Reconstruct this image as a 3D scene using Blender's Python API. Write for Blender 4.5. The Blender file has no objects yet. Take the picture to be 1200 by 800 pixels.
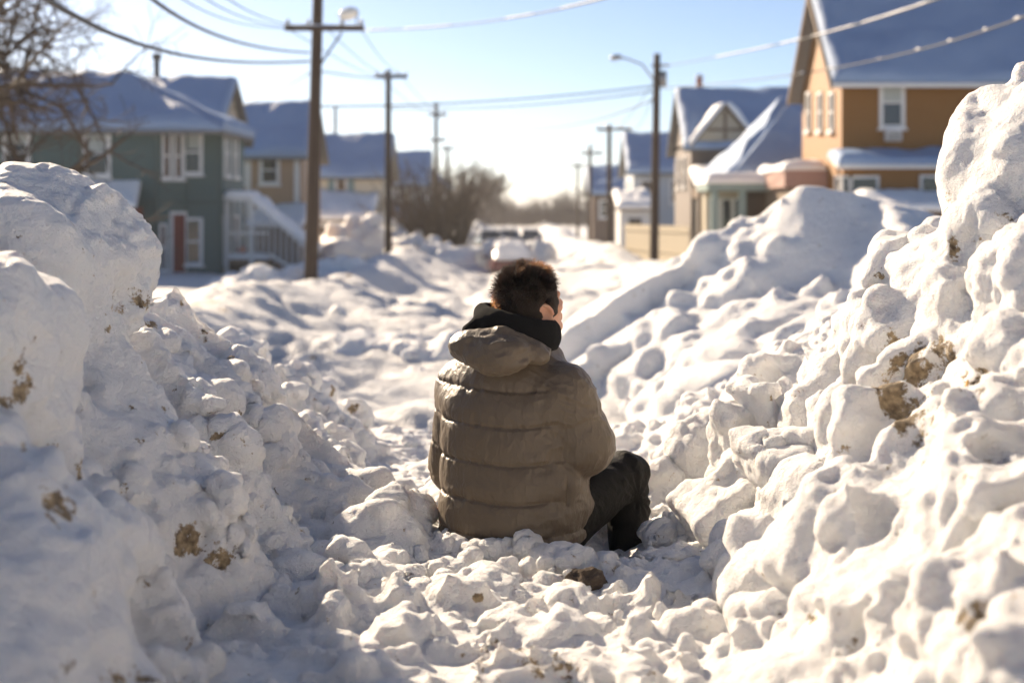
SUN_E, SKY_S, EXPO, SSS, VOX, HAZE = 5.0, 0.062, 1.18, 0.27, 0.0115, 0.0004
SKY_AIR, SKY_DUST, SKY_OZ = 0.6, 0.55, 1.8
JACK = (0.103, 0.078, 0.053)
import bpy, bmesh, math, random
import numpy as np
from mathutils import Vector, Matrix
R = math.radians
K = 1667.0                    # focal length in pixels of a 1200 px wide frame (50 mm on 36 mm)
CAMZ = 2.3
scene = bpy.context.scene
COL = scene.collection

def P(u, v, d):
    """world point seen at photo pixel (u, v) at distance d down the street"""
    return np.array([(u - 600.0) / K * d, d, CAMZ + (245.0 - v) / K * d])

# ------------------------------------------------------------------ tagging
def tag(o, label=None, cat=None, group=None, kind=None):
    if label: o['label'] = label
    if cat: o['category'] = cat
    if group: o['group'] = group
    if kind: o['kind'] = kind
    return o

def empty(name, loc=(0, 0, 0), label=None, cat=None, group=None):
    o = bpy.data.objects.new(name, None)
    o.empty_display_size = 0.2
    o.location = loc
    COL.objects.link(o)
    return tag(o, label, cat, group)

def copy_tree(o, parent=None):
    c = o.copy()
    COL.objects.link(c)
    if parent is not None:
        c.parent = parent
    for ch in list(o.children):
        copy_tree(ch, c)
    return c

def link_mesh(name, me, mat=None, parent=None, smooth=False):
    o = bpy.data.objects.new(name, me)
    COL.objects.link(o)
    if mat is not None:
        for m in (mat if isinstance(mat, (list, tuple)) else [mat]):
            me.materials.append(m)
    if smooth:
        me.polygons.foreach_set('use_smooth', np.ones(len(me.polygons), dtype=bool))
    if parent is not None:
        o.parent = parent
        # all child geometry is written in world space; the parent only has a translation
        o.matrix_parent_inverse = Matrix.Translation(-Vector(world_loc(parent)))
    return o

def world_loc(o):
    v = Vector(o.location)
    while o.parent is not None:
        v = v + o.parent.location if False else v
        o = o.parent
    return v

def np_mesh(name, V, Q):
    """mesh from float (n,3) and quads/tris (m,k)"""
    me = bpy.data.meshes.new(name)
    V = np.ascontiguousarray(V, dtype=np.float32)
    Q = np.ascontiguousarray(Q, dtype=np.int32)
    me.vertices.add(len(V)); me.vertices.foreach_set('co', V.ravel())
    k = Q.shape[1]
    me.loops.add(Q.size); me.loops.foreach_set('vertex_index', Q.ravel())
    me.polygons.add(len(Q))
    me.polygons.foreach_set('loop_start', np.arange(0, Q.size, k, dtype=np.int32))
    me.update(calc_edges=True)
    return me

# ------------------------------------------------------------------ numpy noise
def _hash(ix, iy, iz, seed):
    h = (ix.astype(np.uint32) * np.uint32(374761393) + iy.astype(np.uint32) * np.uint32(668265263)
         + iz.astype(np.uint32) * np.uint32(2246822519) + np.uint32(seed * 3266489917 & 0xffffffff))
    h ^= h >> np.uint32(15); h *= np.uint32(2246822519)
    h ^= h >> np.uint32(13); h *= np.uint32(3266489917)
    h ^= h >> np.uint32(16)
    return (h & np.uint32(0xffffff)).astype(np.float32) / np.float32(16777216.0)

def vnoise(p, scale, seed=0):
    q = np.asarray(p, dtype=np.float32) * np.float32(scale) + np.float32(37.2 + seed * 5.37)
    i = np.floor(q).astype(np.int64)
    f = (q - i).astype(np.float32)
    w = f * f * f * (f * (f * 6 - 15) + 10)
    out = 0
    for dx in (0, 1):
        wx = w[..., 0] if dx else 1 - w[..., 0]
        for dy in (0, 1):
            wy = w[..., 1] if dy else 1 - w[..., 1]
            for dz in (0, 1):
                wz = w[..., 2] if dz else 1 - w[..., 2]
                out = out + wx * wy * wz * _hash(i[..., 0] + dx, i[..., 1] + dy, i[..., 2] + dz, seed)
    return out * 2 - 1

def fbm(p, scale, octs=3, seed=0, gain=0.5):
    a, s, t, n = 1.0, scale, 0.0, 0.0
    for k in range(octs):
        t = t + a * vnoise(p, s, seed + k * 17); n += a
        a *= gain; s *= 2.03
    return t / n

def lumps(p, scale, seed=0):
    """rounded heaps with creases between them, about 0..1 (1 - F1^2)"""
    q = np.asarray(p, dtype=np.float32) * np.float32(scale) + np.float32(11.7 + seed * 3.1)
    i = np.floor(q).astype(np.int64)
    best = np.full(q.shape[:-1], 9.0, dtype=np.float32)
    for dx in (-1, 0, 1):
        for dy in (-1, 0, 1):
            for dz in (-1, 0, 1):
                cx, cy, cz = i[..., 0] + dx, i[..., 1] + dy, i[..., 2] + dz
                jx = cx + _hash(cx, cy, cz, seed) - q[..., 0]
                jy = cy + _hash(cx, cy, cz, seed + 1) - q[..., 1]
                jz = cz + _hash(cx, cy, cz, seed + 2) - q[..., 2]
                best = np.minimum(best, jx * jx + jy * jy + jz * jz)
    return 1 - np.minimum(best, 1.2)

def sstep(a, b, x):
    t = np.clip((x - a) / (b - a), 0, 1)
    return t * t * (3 - 2 * t)

def smin(a, b, k):
    h = np.maximum(k - np.abs(a - b), 0) / k
    return np.minimum(a, b) - h * h * k * 0.25

def smax(a, b, k):
    return -smin(-a, -b, k)

# ------------------------------------------------------------------ volumes -> meshes
class Vol:
    def __init__(s, lo, hi, h):
        s.lo = np.array(lo, dtype=np.float64); s.h = h
        s.n = np.ceil((np.array(hi) - s.lo) / h).astype(int) + 1
        s.ax = [(s.lo[k] + np.arange(s.n[k]) * h).astype(np.float32) for k in range(3)]
        s.X = s.ax[0][:, None, None]; s.Y = s.ax[1][None, :, None]; s.Z = s.ax[2][None, None, :]
        s.F = np.full(tuple(s.n), 10.0, dtype=np.float32)

    def _sl(s, c, ext):
        a = np.clip(np.floor((c - ext - s.lo) / s.h).astype(int), 0, s.n)
        b = np.clip(np.ceil((c + ext - s.lo) / s.h).astype(int) + 1, 0, s.n)
        return a, b

    def blob(s, c, r, rot=None, k=0.02, box=0.0, cut=False, warp=0.0, seed=0):
        c = np.asarray(c, dtype=np.float64); r = np.asarray(r, dtype=np.float64)
        a, b = s._sl(c, float(np.max(r)) * ((1.75 if box else 1.0) + warp * 0.8) + k * 1.2)
        if np.any(b - a < 2): return
        sl = tuple(slice(a[i], b[i]) for i in range(3))
        p = [s.ax[0][sl[0]][:, None, None] - c[0], s.ax[1][sl[1]][None, :, None] - c[1], s.ax[2][sl[2]][None, None, :] - c[2]]
        if rot is not None:
            M = np.asarray(rot)
            p = [p[0] * M[0, i] + p[1] * M[1, i] + p[2] * M[2, i] for i in range(3)]
        p = [np.asarray(x, dtype=np.float32) for x in p]
        if box:
            q = [np.abs(p[i]) - (r[i] - box) for i in range(3)]
            d = np.sqrt(sum(np.maximum(x, 0) ** 2 for x in q)) + np.minimum(np.maximum(np.maximum(q[0], q[1]), q[2]), 0) - box
        else:
            k0 = np.sqrt(sum((p[i] / r[i]) ** 2 for i in range(3)))
            k1 = np.sqrt(sum((p[i] / (r[i] * r[i])) ** 2 for i in range(3))) + 1e-6
            d = k0 * (k0 - 1) / k1
        d = d.astype(np.float32)
        if warp:
            gx, gy, gz = np.broadcast_arrays(s.ax[0][sl[0]][:, None, None], s.ax[1][sl[1]][None, :, None], s.ax[2][sl[2]][None, None, :])
            g3 = np.stack([gx, gy, gz], -1); rm = float(np.mean(r))
            w = 1 - 2 * np.abs(vnoise(g3, 0.75 / rm, 900 + seed)) 
            d = d + (warp * rm * (0.55 * w + 0.75 * vnoise(g3, 1.1 / rm, 950 + seed) + 0.35 * vnoise(g3, 2.6 / rm, 930 + seed))).astype(np.float32)
        s.F[sl] = smax(s.F[sl], -d, k) if cut else smin(s.F[sl], d, k)

    def mesh(s):
        F, n = s.F, s.n
        ins = F < 0
        cnt = np.zeros(tuple(n - 1), dtype=np.uint8)
        for dx in (0, 1):
            for dy in (0, 1):
                for dz in (0, 1):
                    cnt += ins[dx:n[0] - 1 + dx, dy:n[1] - 1 + dy, dz:n[2] - 1 + dz]
        act = (cnt > 0) & (cnt < 8)
        idx = np.argwhere(act)
        acc = np.zeros((len(idx), 3)); num = np.zeros(len(idx))
        for a in range(3):
            e = np.zeros(3, int); e[a] = 1
            o1, o2 = [x for x in range(3) if x != a]
            for i in (0, 1):
                for j in (0, 1):
                    off = np.zeros(3, int); off[o1] = i; off[o2] = j
                    p0 = idx + off; p1 = p0 + e
                    f0 = F[p0[:, 0], p0[:, 1], p0[:, 2]]; f1 = F[p1[:, 0], p1[:, 1], p1[:, 2]]
                    m = (f0 < 0) != (f1 < 0)
                    t = np.where(m, f0 / np.where(m, f0 - f1, 1), 0)
                    acc += m[:, None] * (off[None] + t[:, None] * e[None]); num += m
        V = (idx + acc / num[:, None]) * s.h + s.lo
        vid = np.full(tuple(n - 1), -1, dtype=np.int32)
        vid[act] = np.arange(len(idx))
        Q = []
        for a in range(3):
            o1, o2 = [x for x in range(3) if x != a]
            sl0 = [slice(1, n[x] - 1) for x in range(3)]; sl1 = list(sl0)
            sl0[a] = slice(0, n[a] - 1); sl1[a] = slice(1, n[a])
            A = ins[tuple(sl0)]; B = ins[tuple(sl1)]
            ed = np.argwhere(A != B)
            up = A[ed[:, 0], ed[:, 1], ed[:, 2]]
            base = ed.copy(); base[:, o1] += 1; base[:, o2] += 1
            g = []
            for (i, j) in ((0, 0), (1, 0), (1, 1), (0, 1)):
                c = base.copy(); c[:, o1] -= 1 - i; c[:, o2] -= 1 - j
                g.append(vid[c[:, 0], c[:, 1], c[:, 2]])
            q = np.stack(g, 1)
            flip = up if a != 1 else ~up
            q[~flip] = q[~flip][:, ::-1]
            Q.append(q)
        return V, np.concatenate(Q)

def biggest(V, Q):
    """keep the largest connected piece"""
    lab = np.arange(len(V))
    E = np.concatenate([Q[:, [0, 1]], Q[:, [1, 2]], Q[:, [2, 3]]])
    for _ in range(400):
        m = np.minimum(lab[E[:, 0]], lab[E[:, 1]])
        new = lab.copy()
        np.minimum.at(new, E[:, 0], m); np.minimum.at(new, E[:, 1], m)
        new = new[new]; new = new[new]
        if np.array_equal(new, lab): break
        lab = new
    u, c = np.unique(lab, return_counts=True)
    keep = lab == u[np.argmax(c)]
    idx = np.cumsum(keep) - 1
    return V[keep], idx[Q[keep[Q[:, 0]]]]

def vnormals(V, Q):
    a = V[Q[:, 2]] - V[Q[:, 0]]; b = V[Q[:, 3]] - V[Q[:, 1]]
    fn = np.cross(a, b)
    N = np.zeros_like(V)
    for k in range(3):
        s = np.zeros(len(V))
        for c in range(4):
            s += np.bincount(Q[:, c], weights=fn[:, k], minlength=len(V))
        N[:, k] = s
    return N / (np.linalg.norm(N, axis=1, keepdims=True) + 1e-12)

def relax(V, Q, it=2, w=0.5):
    E = np.concatenate([Q[:, [0, 1]], Q[:, [1, 2]], Q[:, [2, 3]], Q[:, [3, 0]]])
    deg = np.bincount(E[:, 0], minlength=len(V)) + np.bincount(E[:, 1], minlength=len(V))
    for _ in range(it):
        A = np.zeros_like(V)
        for k in range(3):
            A[:, k] = np.bincount(E[:, 0], weights=V[E[:, 1], k], minlength=len(V)) + np.bincount(E[:, 1], weights=V[E[:, 0], k], minlength=len(V))
        V = V * (1 - w) + w * A / np.maximum(deg, 1)[:, None]
    return V

def set_attr(me, name, val):
    a = me.attributes.new(name, 'FLOAT', 'POINT')
    a.data.foreach_set('value', np.ascontiguousarray(val, dtype=np.float32))

def rand_rot(rng):
    q = rng.normal(size=4); q /= np.linalg.norm(q)
    w, x, y, z = q
    return np.array([[1-2*(y*y+z*z), 2*(x*y-z*w), 2*(x*z+y*w)], [2*(x*y+z*w), 1-2*(x*x+z*z), 2*(y*z-x*w)], [2*(x*z-y*w), 2*(y*z+x*w), 1-2*(x*x+y*y)]])

# ------------------------------------------------------------------ plain mesh builder
class MB:
    def __init__(s): s.v, s.f = [], []
    def add(s, vs, fs):
        b = len(s.v); s.v += [tuple(float(c) for c in v) for v in vs]; s.f += [tuple(b + i for i in f) for f in fs]
        return s
    def box(s, x0, x1, y0, y1, z0, z1):
        return s.add([(x0,y0,z0),(x1,y0,z0),(x1,y1,z0),(x0,y1,z0),(x0,y0,z1),(x1,y0,z1),(x1,y1,z1),(x0,y1,z1)],
                     [(0,3,2,1),(4,5,6,7),(0,1,5,4),(1,2,6,5),(2,3,7,6),(3,0,4,7)])
    def hexa(s, b, t):
        """b, t: four corners each, counter-clockwise from above"""
        return s.add(list(b) + list(t), [(0,3,2,1),(4,5,6,7),(0,1,5,4),(1,2,6,5),(2,3,7,6),(3,0,4,7)])
    def slab(s, quad, t):
        """thick sheet: quad of four points, thickness vector t"""
        t = np.array(t); q = [np.array(p, float) for p in quad]
        return s.add([p for p in q] + [p + t for p in q], [(0,3,2,1),(4,5,6,7),(0,1,5,4),(1,2,6,5),(2,3,7,6),(3,0,4,7)])
    def prism(s, poly, d):
        """polygon (list of points) extruded by vector d"""
        n = len(poly); d = np.array(d)
        a = [np.array(p, float) for p in poly]
        return s.add(a + [p + d for p in a], [tuple(range(n))[::-1], tuple(range(n, 2*n))] + [(i, (i+1) % n, n + (i+1) % n, n + i) for i in range(n)])
    def tube(s, pts, rad, n=6, cap=True):
        pts = [np.array(p, float) for p in pts]
        rad = rad if hasattr(rad, '__len__') else [rad] * len(pts)
        b = len(s.v); prev = None
        for i, p in enumerate(pts):
            t = pts[min(i + 1, len(pts) - 1)] - pts[max(i - 1, 0)]
            t = t / (np.linalg.norm(t) + 1e-9)
            if prev is None:
                ref = np.array([0, 0, 1.0]) if abs(t[2]) < 0.9 else np.array([1.0, 0, 0])
                u = np.cross(t, ref)
            else:
                u = prev - t * np.dot(prev, t)
            u /= np.linalg.norm(u) + 1e-9; prev = u
            w = np.cross(t, u)
            for k in range(n):
                a = 2 * math.pi * k / n
                s.v.append(tuple(p + rad[i] * (math.cos(a) * u + math.sin(a) * w)))
        for i in range(len(pts) - 1):
            for k in range(n):
                k2 = (k + 1) % n
                s.f.append((b + i*n + k, b + i*n + k2, b + (i+1)*n + k2, b + (i+1)*n + k))
        if cap:
            s.f.append(tuple(b + k for k in range(n))[::-1])
            s.f.append(tuple(b + (len(pts)-1)*n + k for k in range(n)))
        return s
    def build(s, name, mat, parent=None, smooth=False, bevel=0.0, fixn=True):
        me = bpy.data.meshes.new(name)
        me.from_pydata(s.v, [], s.f)
        if fixn:
            bm = bmesh.new(); bm.from_mesh(me)
            if bevel:
                bmesh.ops.bevel(bm, geom=list(bm.edges), offset=bevel, segments=2, affect='EDGES', profile=0.5)
            bmesh.ops.recalc_face_normals(bm, faces=list(bm.faces))
            bm.to_mesh(me); bm.free()
        return link_mesh(name, me, mat, parent, smooth)

# ------------------------------------------------------------------ materials
def new_mat(name):
    m = bpy.data.materials.new(name); m.use_nodes = True
    nt = m.node_tree
    b = nt.nodes['Principled BSDF']
    return m, nt, b

def N(nt, t, **kw):
    n = nt.nodes.new(t)
    for k, v in kw.items():
        if k == 'inp':
            for i, x in v.items(): n.inputs[i].default_value = x
        else: setattr(n, k, v)
    return n

def simple(name, col, rough=0.7, var=0.12, scale=3.0, metal=0.0, bump=0.0, bscale=40.0, spec=0.4, stretch=None):
    """surface with a mottled base colour and optional fine bump"""
    m, nt, b = new_mat(name)
    L = nt.links.new
    tc = N(nt, 'ShaderNodeTexCoord')
    src = tc.outputs['Object']
    if stretch:
        mp = N(nt, 'ShaderNodeMapping'); mp.inputs['Scale'].default_value = stretch
        L(src, mp.inputs['Vector']); src = mp.outputs['Vector']
    no = N(nt, 'ShaderNodeTexNoise', inp={'Scale': scale, 'Detail': 6.0, 'Roughness': 0.65})
    L(src, no.inputs['Vector'])
    cr = N(nt, 'ShaderNodeMix', data_type='RGBA')
    c = np.array(col)
    cr.inputs[6].default_value = (*np.clip(c * (1 - var), 0, 1), 1)
    cr.inputs[7].default_value = (*np.clip(c * (1 + var), 0, 1), 1)
    L(no.outputs['Fac'], cr.inputs[0]); L(cr.outputs[2], b.inputs['Base Color'])
    b.inputs['Roughness'].default_value = rough; b.inputs['Metallic'].default_value = metal
    b.inputs['Specular IOR Level'].default_value = spec
    if bump:
        n2 = N(nt, 'ShaderNodeTexNoise', inp={'Scale': bscale, 'Detail': 5.0, 'Roughness': 0.6})
        L(src, n2.inputs['Vector'])
        bp = N(nt, 'ShaderNodeBump', inp={'Strength': min(1, bump), 'Distance': 0.02})
        L(n2.outputs['Fac'], bp.inputs['Height']); L(bp.outputs['Normal'], b.inputs['Normal'])
    return m

def siding(name, col, pitch=0.13, var=0.08, rough=0.6):
    """horizontal clapboard: saw-tooth bump up the wall plus weathered colour"""
    m, nt, b = new_mat(name); L = nt.links.new
    tc = N(nt, 'ShaderNodeTexCoord'); sx = N(nt, 'ShaderNodeSeparateXYZ'); L(tc.outputs['Object'], sx.inputs[0])
    dv = N(nt, 'ShaderNodeMath', operation='DIVIDE', inp={1: pitch}); L(sx.outputs['Z'], dv.inputs[0])
    fr = N(nt, 'ShaderNodeMath', operation='FRACT'); L(dv.outputs[0], fr.inputs[0])
    bp = N(nt, 'ShaderNodeBump', inp={'Strength': 1.0, 'Distance': 0.02}); bp.invert = True
    L(fr.outputs[0], bp.inputs['Height']); L(bp.outputs['Normal'], b.inputs['Normal'])
    mp = N(nt, 'ShaderNodeMapping'); mp.inputs['Scale'].default_value = (0.6, 0.6, 2.5); L(tc.outputs['Object'], mp.inputs[0])
    no = N(nt, 'ShaderNodeTexNoise', inp={'Scale': 1.6, 'Detail': 7.0, 'Roughness': 0.7}); L(mp.outputs[0], no.inputs['Vector'])
    mx = N(nt, 'ShaderNodeMix', data_type='RGBA'); c = np.array(col)
    mx.inputs[6].default_value = (*(c * (1 - var)), 1); mx.inputs[7].default_value = (*np.clip(c * (1 + var), 0, 1), 1)
    L(no.outputs['Fac'], mx.inputs[0]); L(mx.outputs[2], b.inputs['Base Color'])
    b.inputs['Roughness'].default_value = rough
    return m

def snow_mat(name, sss=0.25, grain=1.0, col=(0.925, 0.925, 0.925), dirt=True, bscale=1.0, film=0.10):
    m, nt, b = new_mat(name); L = nt.links.new
    tc = N(nt, 'ShaderNodeTexCoord')
    src = tc.outputs['Object']
    n1 = N(nt, 'ShaderNodeTexNoise', inp={'Scale': 1.3, 'Detail': 6.0, 'Roughness': 0.6}); L(src, n1.inputs['Vector'])
    mx = N(nt, 'ShaderNodeMix', data_type='RGBA')
    c = np.array(col)
    mx.inputs[6].default_value = (*(c * np.array([0.965, 0.955, 0.94])), 1); mx.inputs[7].default_value = (*np.minimum(c * 1.03, 0.95), 1)
    L(n1.outputs['Fac'], mx.inputs[0])
    # faint grit and road film, in drifting bands
    ng = N(nt, 'ShaderNodeTexNoise', inp={'Scale': 2.6, 'Detail': 9.0, 'Roughness': 0.72, 'Distortion': 0.8}); L(src, ng.inputs['Vector'])
    rg = N(nt, 'ShaderNodeMapRange', interpolation_type='SMOOTHSTEP', inp={1: 0.52, 2: 0.78, 3: 0.0, 4: film}); L(ng.outputs['Fac'], rg.inputs[0])
    mg = N(nt, 'ShaderNodeMix', data_type='RGBA'); mg.inputs[7].default_value = (0.62, 0.55, 0.45, 1)
    L(rg.outputs[0], mg.inputs[0]); L(mx.outputs[2], mg.inputs[6])
    out = mg.outputs[2]
    if dirt:
        at = N(nt, 'ShaderNodeAttribute', attribute_name='dirt')
        n2 = N(nt, 'ShaderNodeTexNoise', inp={'Scale': 17.0, 'Detail': 9.0, 'Roughness': 0.7}); L(src, n2.inputs['Vector'])
        ad = N(nt, 'ShaderNodeMath', operation='ADD', inp={1: -0.5}); L(n2.outputs['Fac'], ad.inputs[0])
        ml = N(nt, 'ShaderNodeMath', operation='MULTIPLY_ADD', inp={1: 3.2}); L(ad.outputs[0], ml.inputs[0]); L(at.outputs['Fac'], ml.inputs[2])
        mr = N(nt, 'ShaderNodeMapRange', interpolation_type='SMOOTHSTEP', inp={1: 0.42, 2: 0.62}); L(ml.outputs[0], mr.inputs[0])
        # clods and straw show through: tan to dark brown
        n3 = N(nt, 'ShaderNodeTexNoise', inp={'Scale': 45.0, 'Detail': 6.0}); L(src, n3.inputs['Vector'])
        rp = N(nt, 'ShaderNodeValToRGB'); L(n3.outputs['Fac'], rp.inputs[0])
        e = rp.color_ramp.elements
        e[0].position = 0.32; e[0].color = (0.12, 0.085, 0.055, 1); e[1].position = 0.66; e[1].color = (0.58, 0.44, 0.27, 1)
        m2 = N(nt, 'ShaderNodeMix', data_type='RGBA'); L(mr.outputs[0], m2.inputs[0]); L(out, m2.inputs[6]); L(rp.outputs[0], m2.inputs[7])
        out = m2.outputs[2]
        mm = N(nt, 'ShaderNodeMath', operation='SUBTRACT', inp={0: 1.0}); L(mr.outputs[0], mm.inputs[1])
        ms = N(nt, 'ShaderNodeMath', operation='MULTIPLY', inp={1: sss}); L(mm.outputs[0], ms.inputs[0])
        L(ms.outputs[0], b.inputs['Subsurface Weight'])
    else:
        b.inputs['Subsurface Weight'].default_value = sss
    L(out, b.inputs['Base Color'])
    b.inputs['Subsurface Radius'].default_value = (1.0, 0.85, 0.75); b.inputs['Subsurface Scale'].default_value = 0.035
    b.inputs['Roughness'].default_value = 0.55; b.inputs['Specular IOR Level'].default_value = 0.25
    g1 = N(nt, 'ShaderNodeTexNoise', inp={'Scale': 30.0 * bscale, 'Detail': 7.0, 'Roughness': 0.7}); L(src, g1.inputs['Vector'])
    b1 = N(nt, 'ShaderNodeBump', inp={'Strength': 0.95 * grain, 'Distance': 0.036 / bscale}); L(g1.outputs['Fac'], b1.inputs['Height'])
    g2 = N(nt, 'ShaderNodeTexVoronoi', inp={'Scale': 180.0 * bscale}); L(src, g2.inputs['Vector'])
    b2 = N(nt, 'ShaderNodeBump', inp={'Strength': 0.4 * grain, 'Distance': 0.005 / bscale}); b2.invert = True
    L(g2.outputs['Distance'], b2.inputs['Height']); L(b1.outputs['Normal'], b2.inputs['Normal'])
    L(b2.outputs['Normal'], b.inputs['Normal'])
    return m

def glass_mat(name, col=(0.03, 0.035, 0.04), rough=0.05):
    m, nt, b = new_mat(name); L = nt.links.new
    tc = N(nt, 'ShaderNodeTexCoord'); no = N(nt, 'ShaderNodeTexNoise', inp={'Scale': 1.1, 'Detail': 2.0}); L(tc.outputs['Object'], no.inputs[0])
    mx = N(nt, 'ShaderNodeMix', data_type='RGBA'); c = np.array(col)
    mx.inputs[6].default_value = (*(c * 0.5), 1); mx.inputs[7].default_value = (*(c * 1.6), 1)
    L(no.outputs['Fac'], mx.inputs[0]); L(mx.outputs[2], b.inputs['Base Color'])
    b.inputs['Roughness'].default_value = rough; b.inputs['Specular IOR Level'].default_value = 0.6
    return m
# ================================================================== camera, light, air
cam_d = bpy.data.cameras.new('camera'); cam = bpy.data.objects.new('camera', cam_d); COL.objects.link(cam)
cam.location = (0, 0, CAMZ); cam.rotation_euler = (R(90), 0, 0)
cam_d.sensor_width = 36.0; cam_d.lens = K / 1200.0 * 36.0
cam_d.shift_y = -(400 - 245) / 1200.0
cam_d.clip_end = 5000; cam_d.clip_start = 0.05
cam_d.dof.use_dof = True; cam_d.dof.focus_distance = 4.5; cam_d.dof.aperture_fstop = 2.3
scene.camera = cam

SUN_EL, SUN_AZ = 26.5, -36.0          # azimuth from +Y (down the street), negative = to the left
sd = bpy.data.lights.new('sun', 'SUN'); sun = bpy.data.objects.new('sun', sd); COL.objects.link(sun)
sd.energy = SUN_E; sd.angle = R(0.53); sd.color = (1.0, 0.81, 0.59)
dirv = Vector((math.sin(R(SUN_AZ)) * math.cos(R(SUN_EL)), math.cos(R(SUN_AZ)) * math.cos(R(SUN_EL)), math.sin(R(SUN_EL))))
sun.rotation_euler = dirv.to_track_quat('Z', 'Y').to_euler()
wd = bpy.data.worlds.new('World'); scene.world = wd; wd.use_nodes = True
wn = wd.node_tree; bg = wn.nodes['Background']
sky = wn.nodes.new('ShaderNodeTexSky'); sky.sky_type = 'NISHITA'; sky.sun_disc = False
sky.sun_elevation = R(SUN_EL); sky.sun_rotation = R(SUN_AZ)
sky.air_density = SKY_AIR; sky.dust_density = SKY_DUST; sky.ozone_density = SKY_OZ; sky.altitude = 200
wn.links.new(sky.outputs[0], bg.inputs['Color']); bg.inputs['Strength'].default_value = SKY_S
scene.view_settings.view_transform = 'Standard'; scene.view_settings.look = 'None'
scene.view_settings.exposure = EXPO; scene.view_settings.gamma = 1.0
scene.render.engine = 'CYCLES'
scene.cycles.use_denoising = True
scene.cycles.max_bounces = 10; scene.cycles.diffuse_bounces = 8; scene.cycles.glossy_bounces = 3
scene.cycles.transmission_bounces = 3; scene.cycles.volume_bounces = 1; scene.cycles.transparent_max_bounces = 6
scene.cycles.sample_clamp_indirect = 6.0
scene.cycles.caustics_reflective = False; scene.cycles.caustics_refractive = False

# cold air: pale even haze closing off the far end of the street
if HAZE:
    hz = MB().box(-2700, 2700, -90, 4400, -4.0, 18.0)
    hm = bpy.data.materials.new('haze'); hm.use_nodes = True; hn = hm.node_tree
    hn.nodes.remove(hn.nodes['Principled BSDF']); pv = hn.nodes.new('ShaderNodeVolumePrincipled')
    pv.inputs['Color'].default_value = (0.93, 0.94, 0.95, 1); pv.inputs['Density'].default_value = HAZE; pv.inputs['Anisotropy'].default_value = 0.35
    hn.links.new(pv.outputs[0], hn.nodes['Material Output'].inputs['Volume'])
    ho_ = hz.build('haze', hm); tag(ho_, 'pale cold haze filling the street', 'haze', kind='stuff')
# ================================================================== snow
M_SNOW = snow_mat('snow_crust', sss=SSS, grain=1.0)
M_SNOWFAR = snow_mat('snow_street', sss=0.0, grain=0.8, bscale=0.25, col=(0.78, 0.78, 0.78), film=0.35)
M_SHADESNOW = snow_mat('shade_blue_roof_snow', sss=0.0, grain=0.5, dirt=False, bscale=0.4, col=(0.27, 0.38, 0.57), film=0.05)  # blue of the shaded roofs put into the snow colour
M_SNOWCAP = snow_mat('snow_cap', sss=0.0, grain=0.5, dirt=False, bscale=0.4)
rng = np.random.default_rng(7)

def hill(Y, pts):
    ys = [p[0] for p in pts]; zs = [p[1] for p in pts]
    return np.interp(Y, ys, zs).astype(np.float32)

def ground_z(x, y):
    """level of the trodden snow between the banks, falling to the street beyond"""
    z = np.interp(y, [0, 3, 4.6, 6.0, 8.0, 11, 16, 24, 40, 60, 80, 130, 400], [1.30, 1.27, 1.22, 1.14, 0.98, 0.72, 0.38, 0.1, 0.0, -0.15, -0.36, -0.40, 0.3])
    return z

def finish(name, V, Q, dirt_spots, amp, seed, mat, sm=1, frayed=1.0, rough=1.0):
    V, Q = biggest(V, Q)
    V = relax(V, Q, sm, 0.5)
    Nn = vnormals(V, Q)
    m1 = 0.35 + 0.65 * sstep(-0.35, 0.35, vnoise(V, 1.7, seed + 2))            # some places smooth, some crumbly
    crease = 1 - np.abs(vnoise(V, 5.0, seed + 4)) * 2
    d = amp * (0.050 * fbm(V, 2.6, 3, seed) + m1 * rough * (0.026 * (lumps(V, 7.5, seed + 3) - 0.5) - 0.016 * crease * sstep(0.4, 0.95, crease)
        + 0.015 * (lumps(V, 17.0, seed + 9) - 0.5) * (0.6 + 0.9 * vnoise(V, 2.5, seed + 5)) + 0.011 * vnoise(V, 29.0, seed + 7) + 0.008 * vnoise(V, 47.0, seed + 8)))
    V = V + Nn * d[:, None]
    dirt = np.zeros(len(V))
    for (c, r, s) in dirt_spots:
        q = (V - np.asarray(c)) / (np.array([r, r * 1.4, r * 1.0]))
        t = np.sqrt((q ** 2).sum(1)) + 0.5 * vnoise(V, 12.0, seed + 21)
        dirt = np.maximum(dirt, 0.62 * s * (1 - sstep(0.35, 1.35, t)))
    # fine debris sprinkled over everything
    sp = vnoise(V, 9.0, seed + 31) * 0.6 + vnoise(V, 30.0, seed + 32) * 0.5
    dirt = np.maximum(dirt, frayed * 0.40 * sstep(0.60, 0.85, sp))
    me = np_mesh(name, V, Q)
    set_attr(me, 'dirt', dirt)
    return link_mesh(name, me, mat, None, True)

def scatter(vol, hfun, n, xr, yr, rr, k, seed, flat=(0.6, 1.25), sink=0.25, boxp=0.3, zmin=None, warp=0.34):
    g = np.random.default_rng(seed)
    for i in range(n):
        x = g.uniform(*xr); y = g.uniform(*yr)
        z = float(hfun(np.array([[x]]), np.array([[y]]))[0, 0])
        if -0.32 < x < 0.52 and 4.1 < y < 5.0 and rr[1] > 0.05: continue      # kept clear round the man's leg
        if zmin is not None and z < zmin(y): continue
        r = rr[0] * (rr[1] / rr[0]) ** (g.random() ** 1.8)
        ax = r * g.uniform(flat[0], flat[1], 3)
        c = np.array([x, y, z - sink * r + g.uniform(-0.2, 0.25) * r])
        vol.blob(c, ax, rand_rot(g), k=min(k, 0.55 * r), box=(0.3 * float(ax.min()) if g.random() < boxp else 0.0), warp=warp, seed=i % 40)

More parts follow.
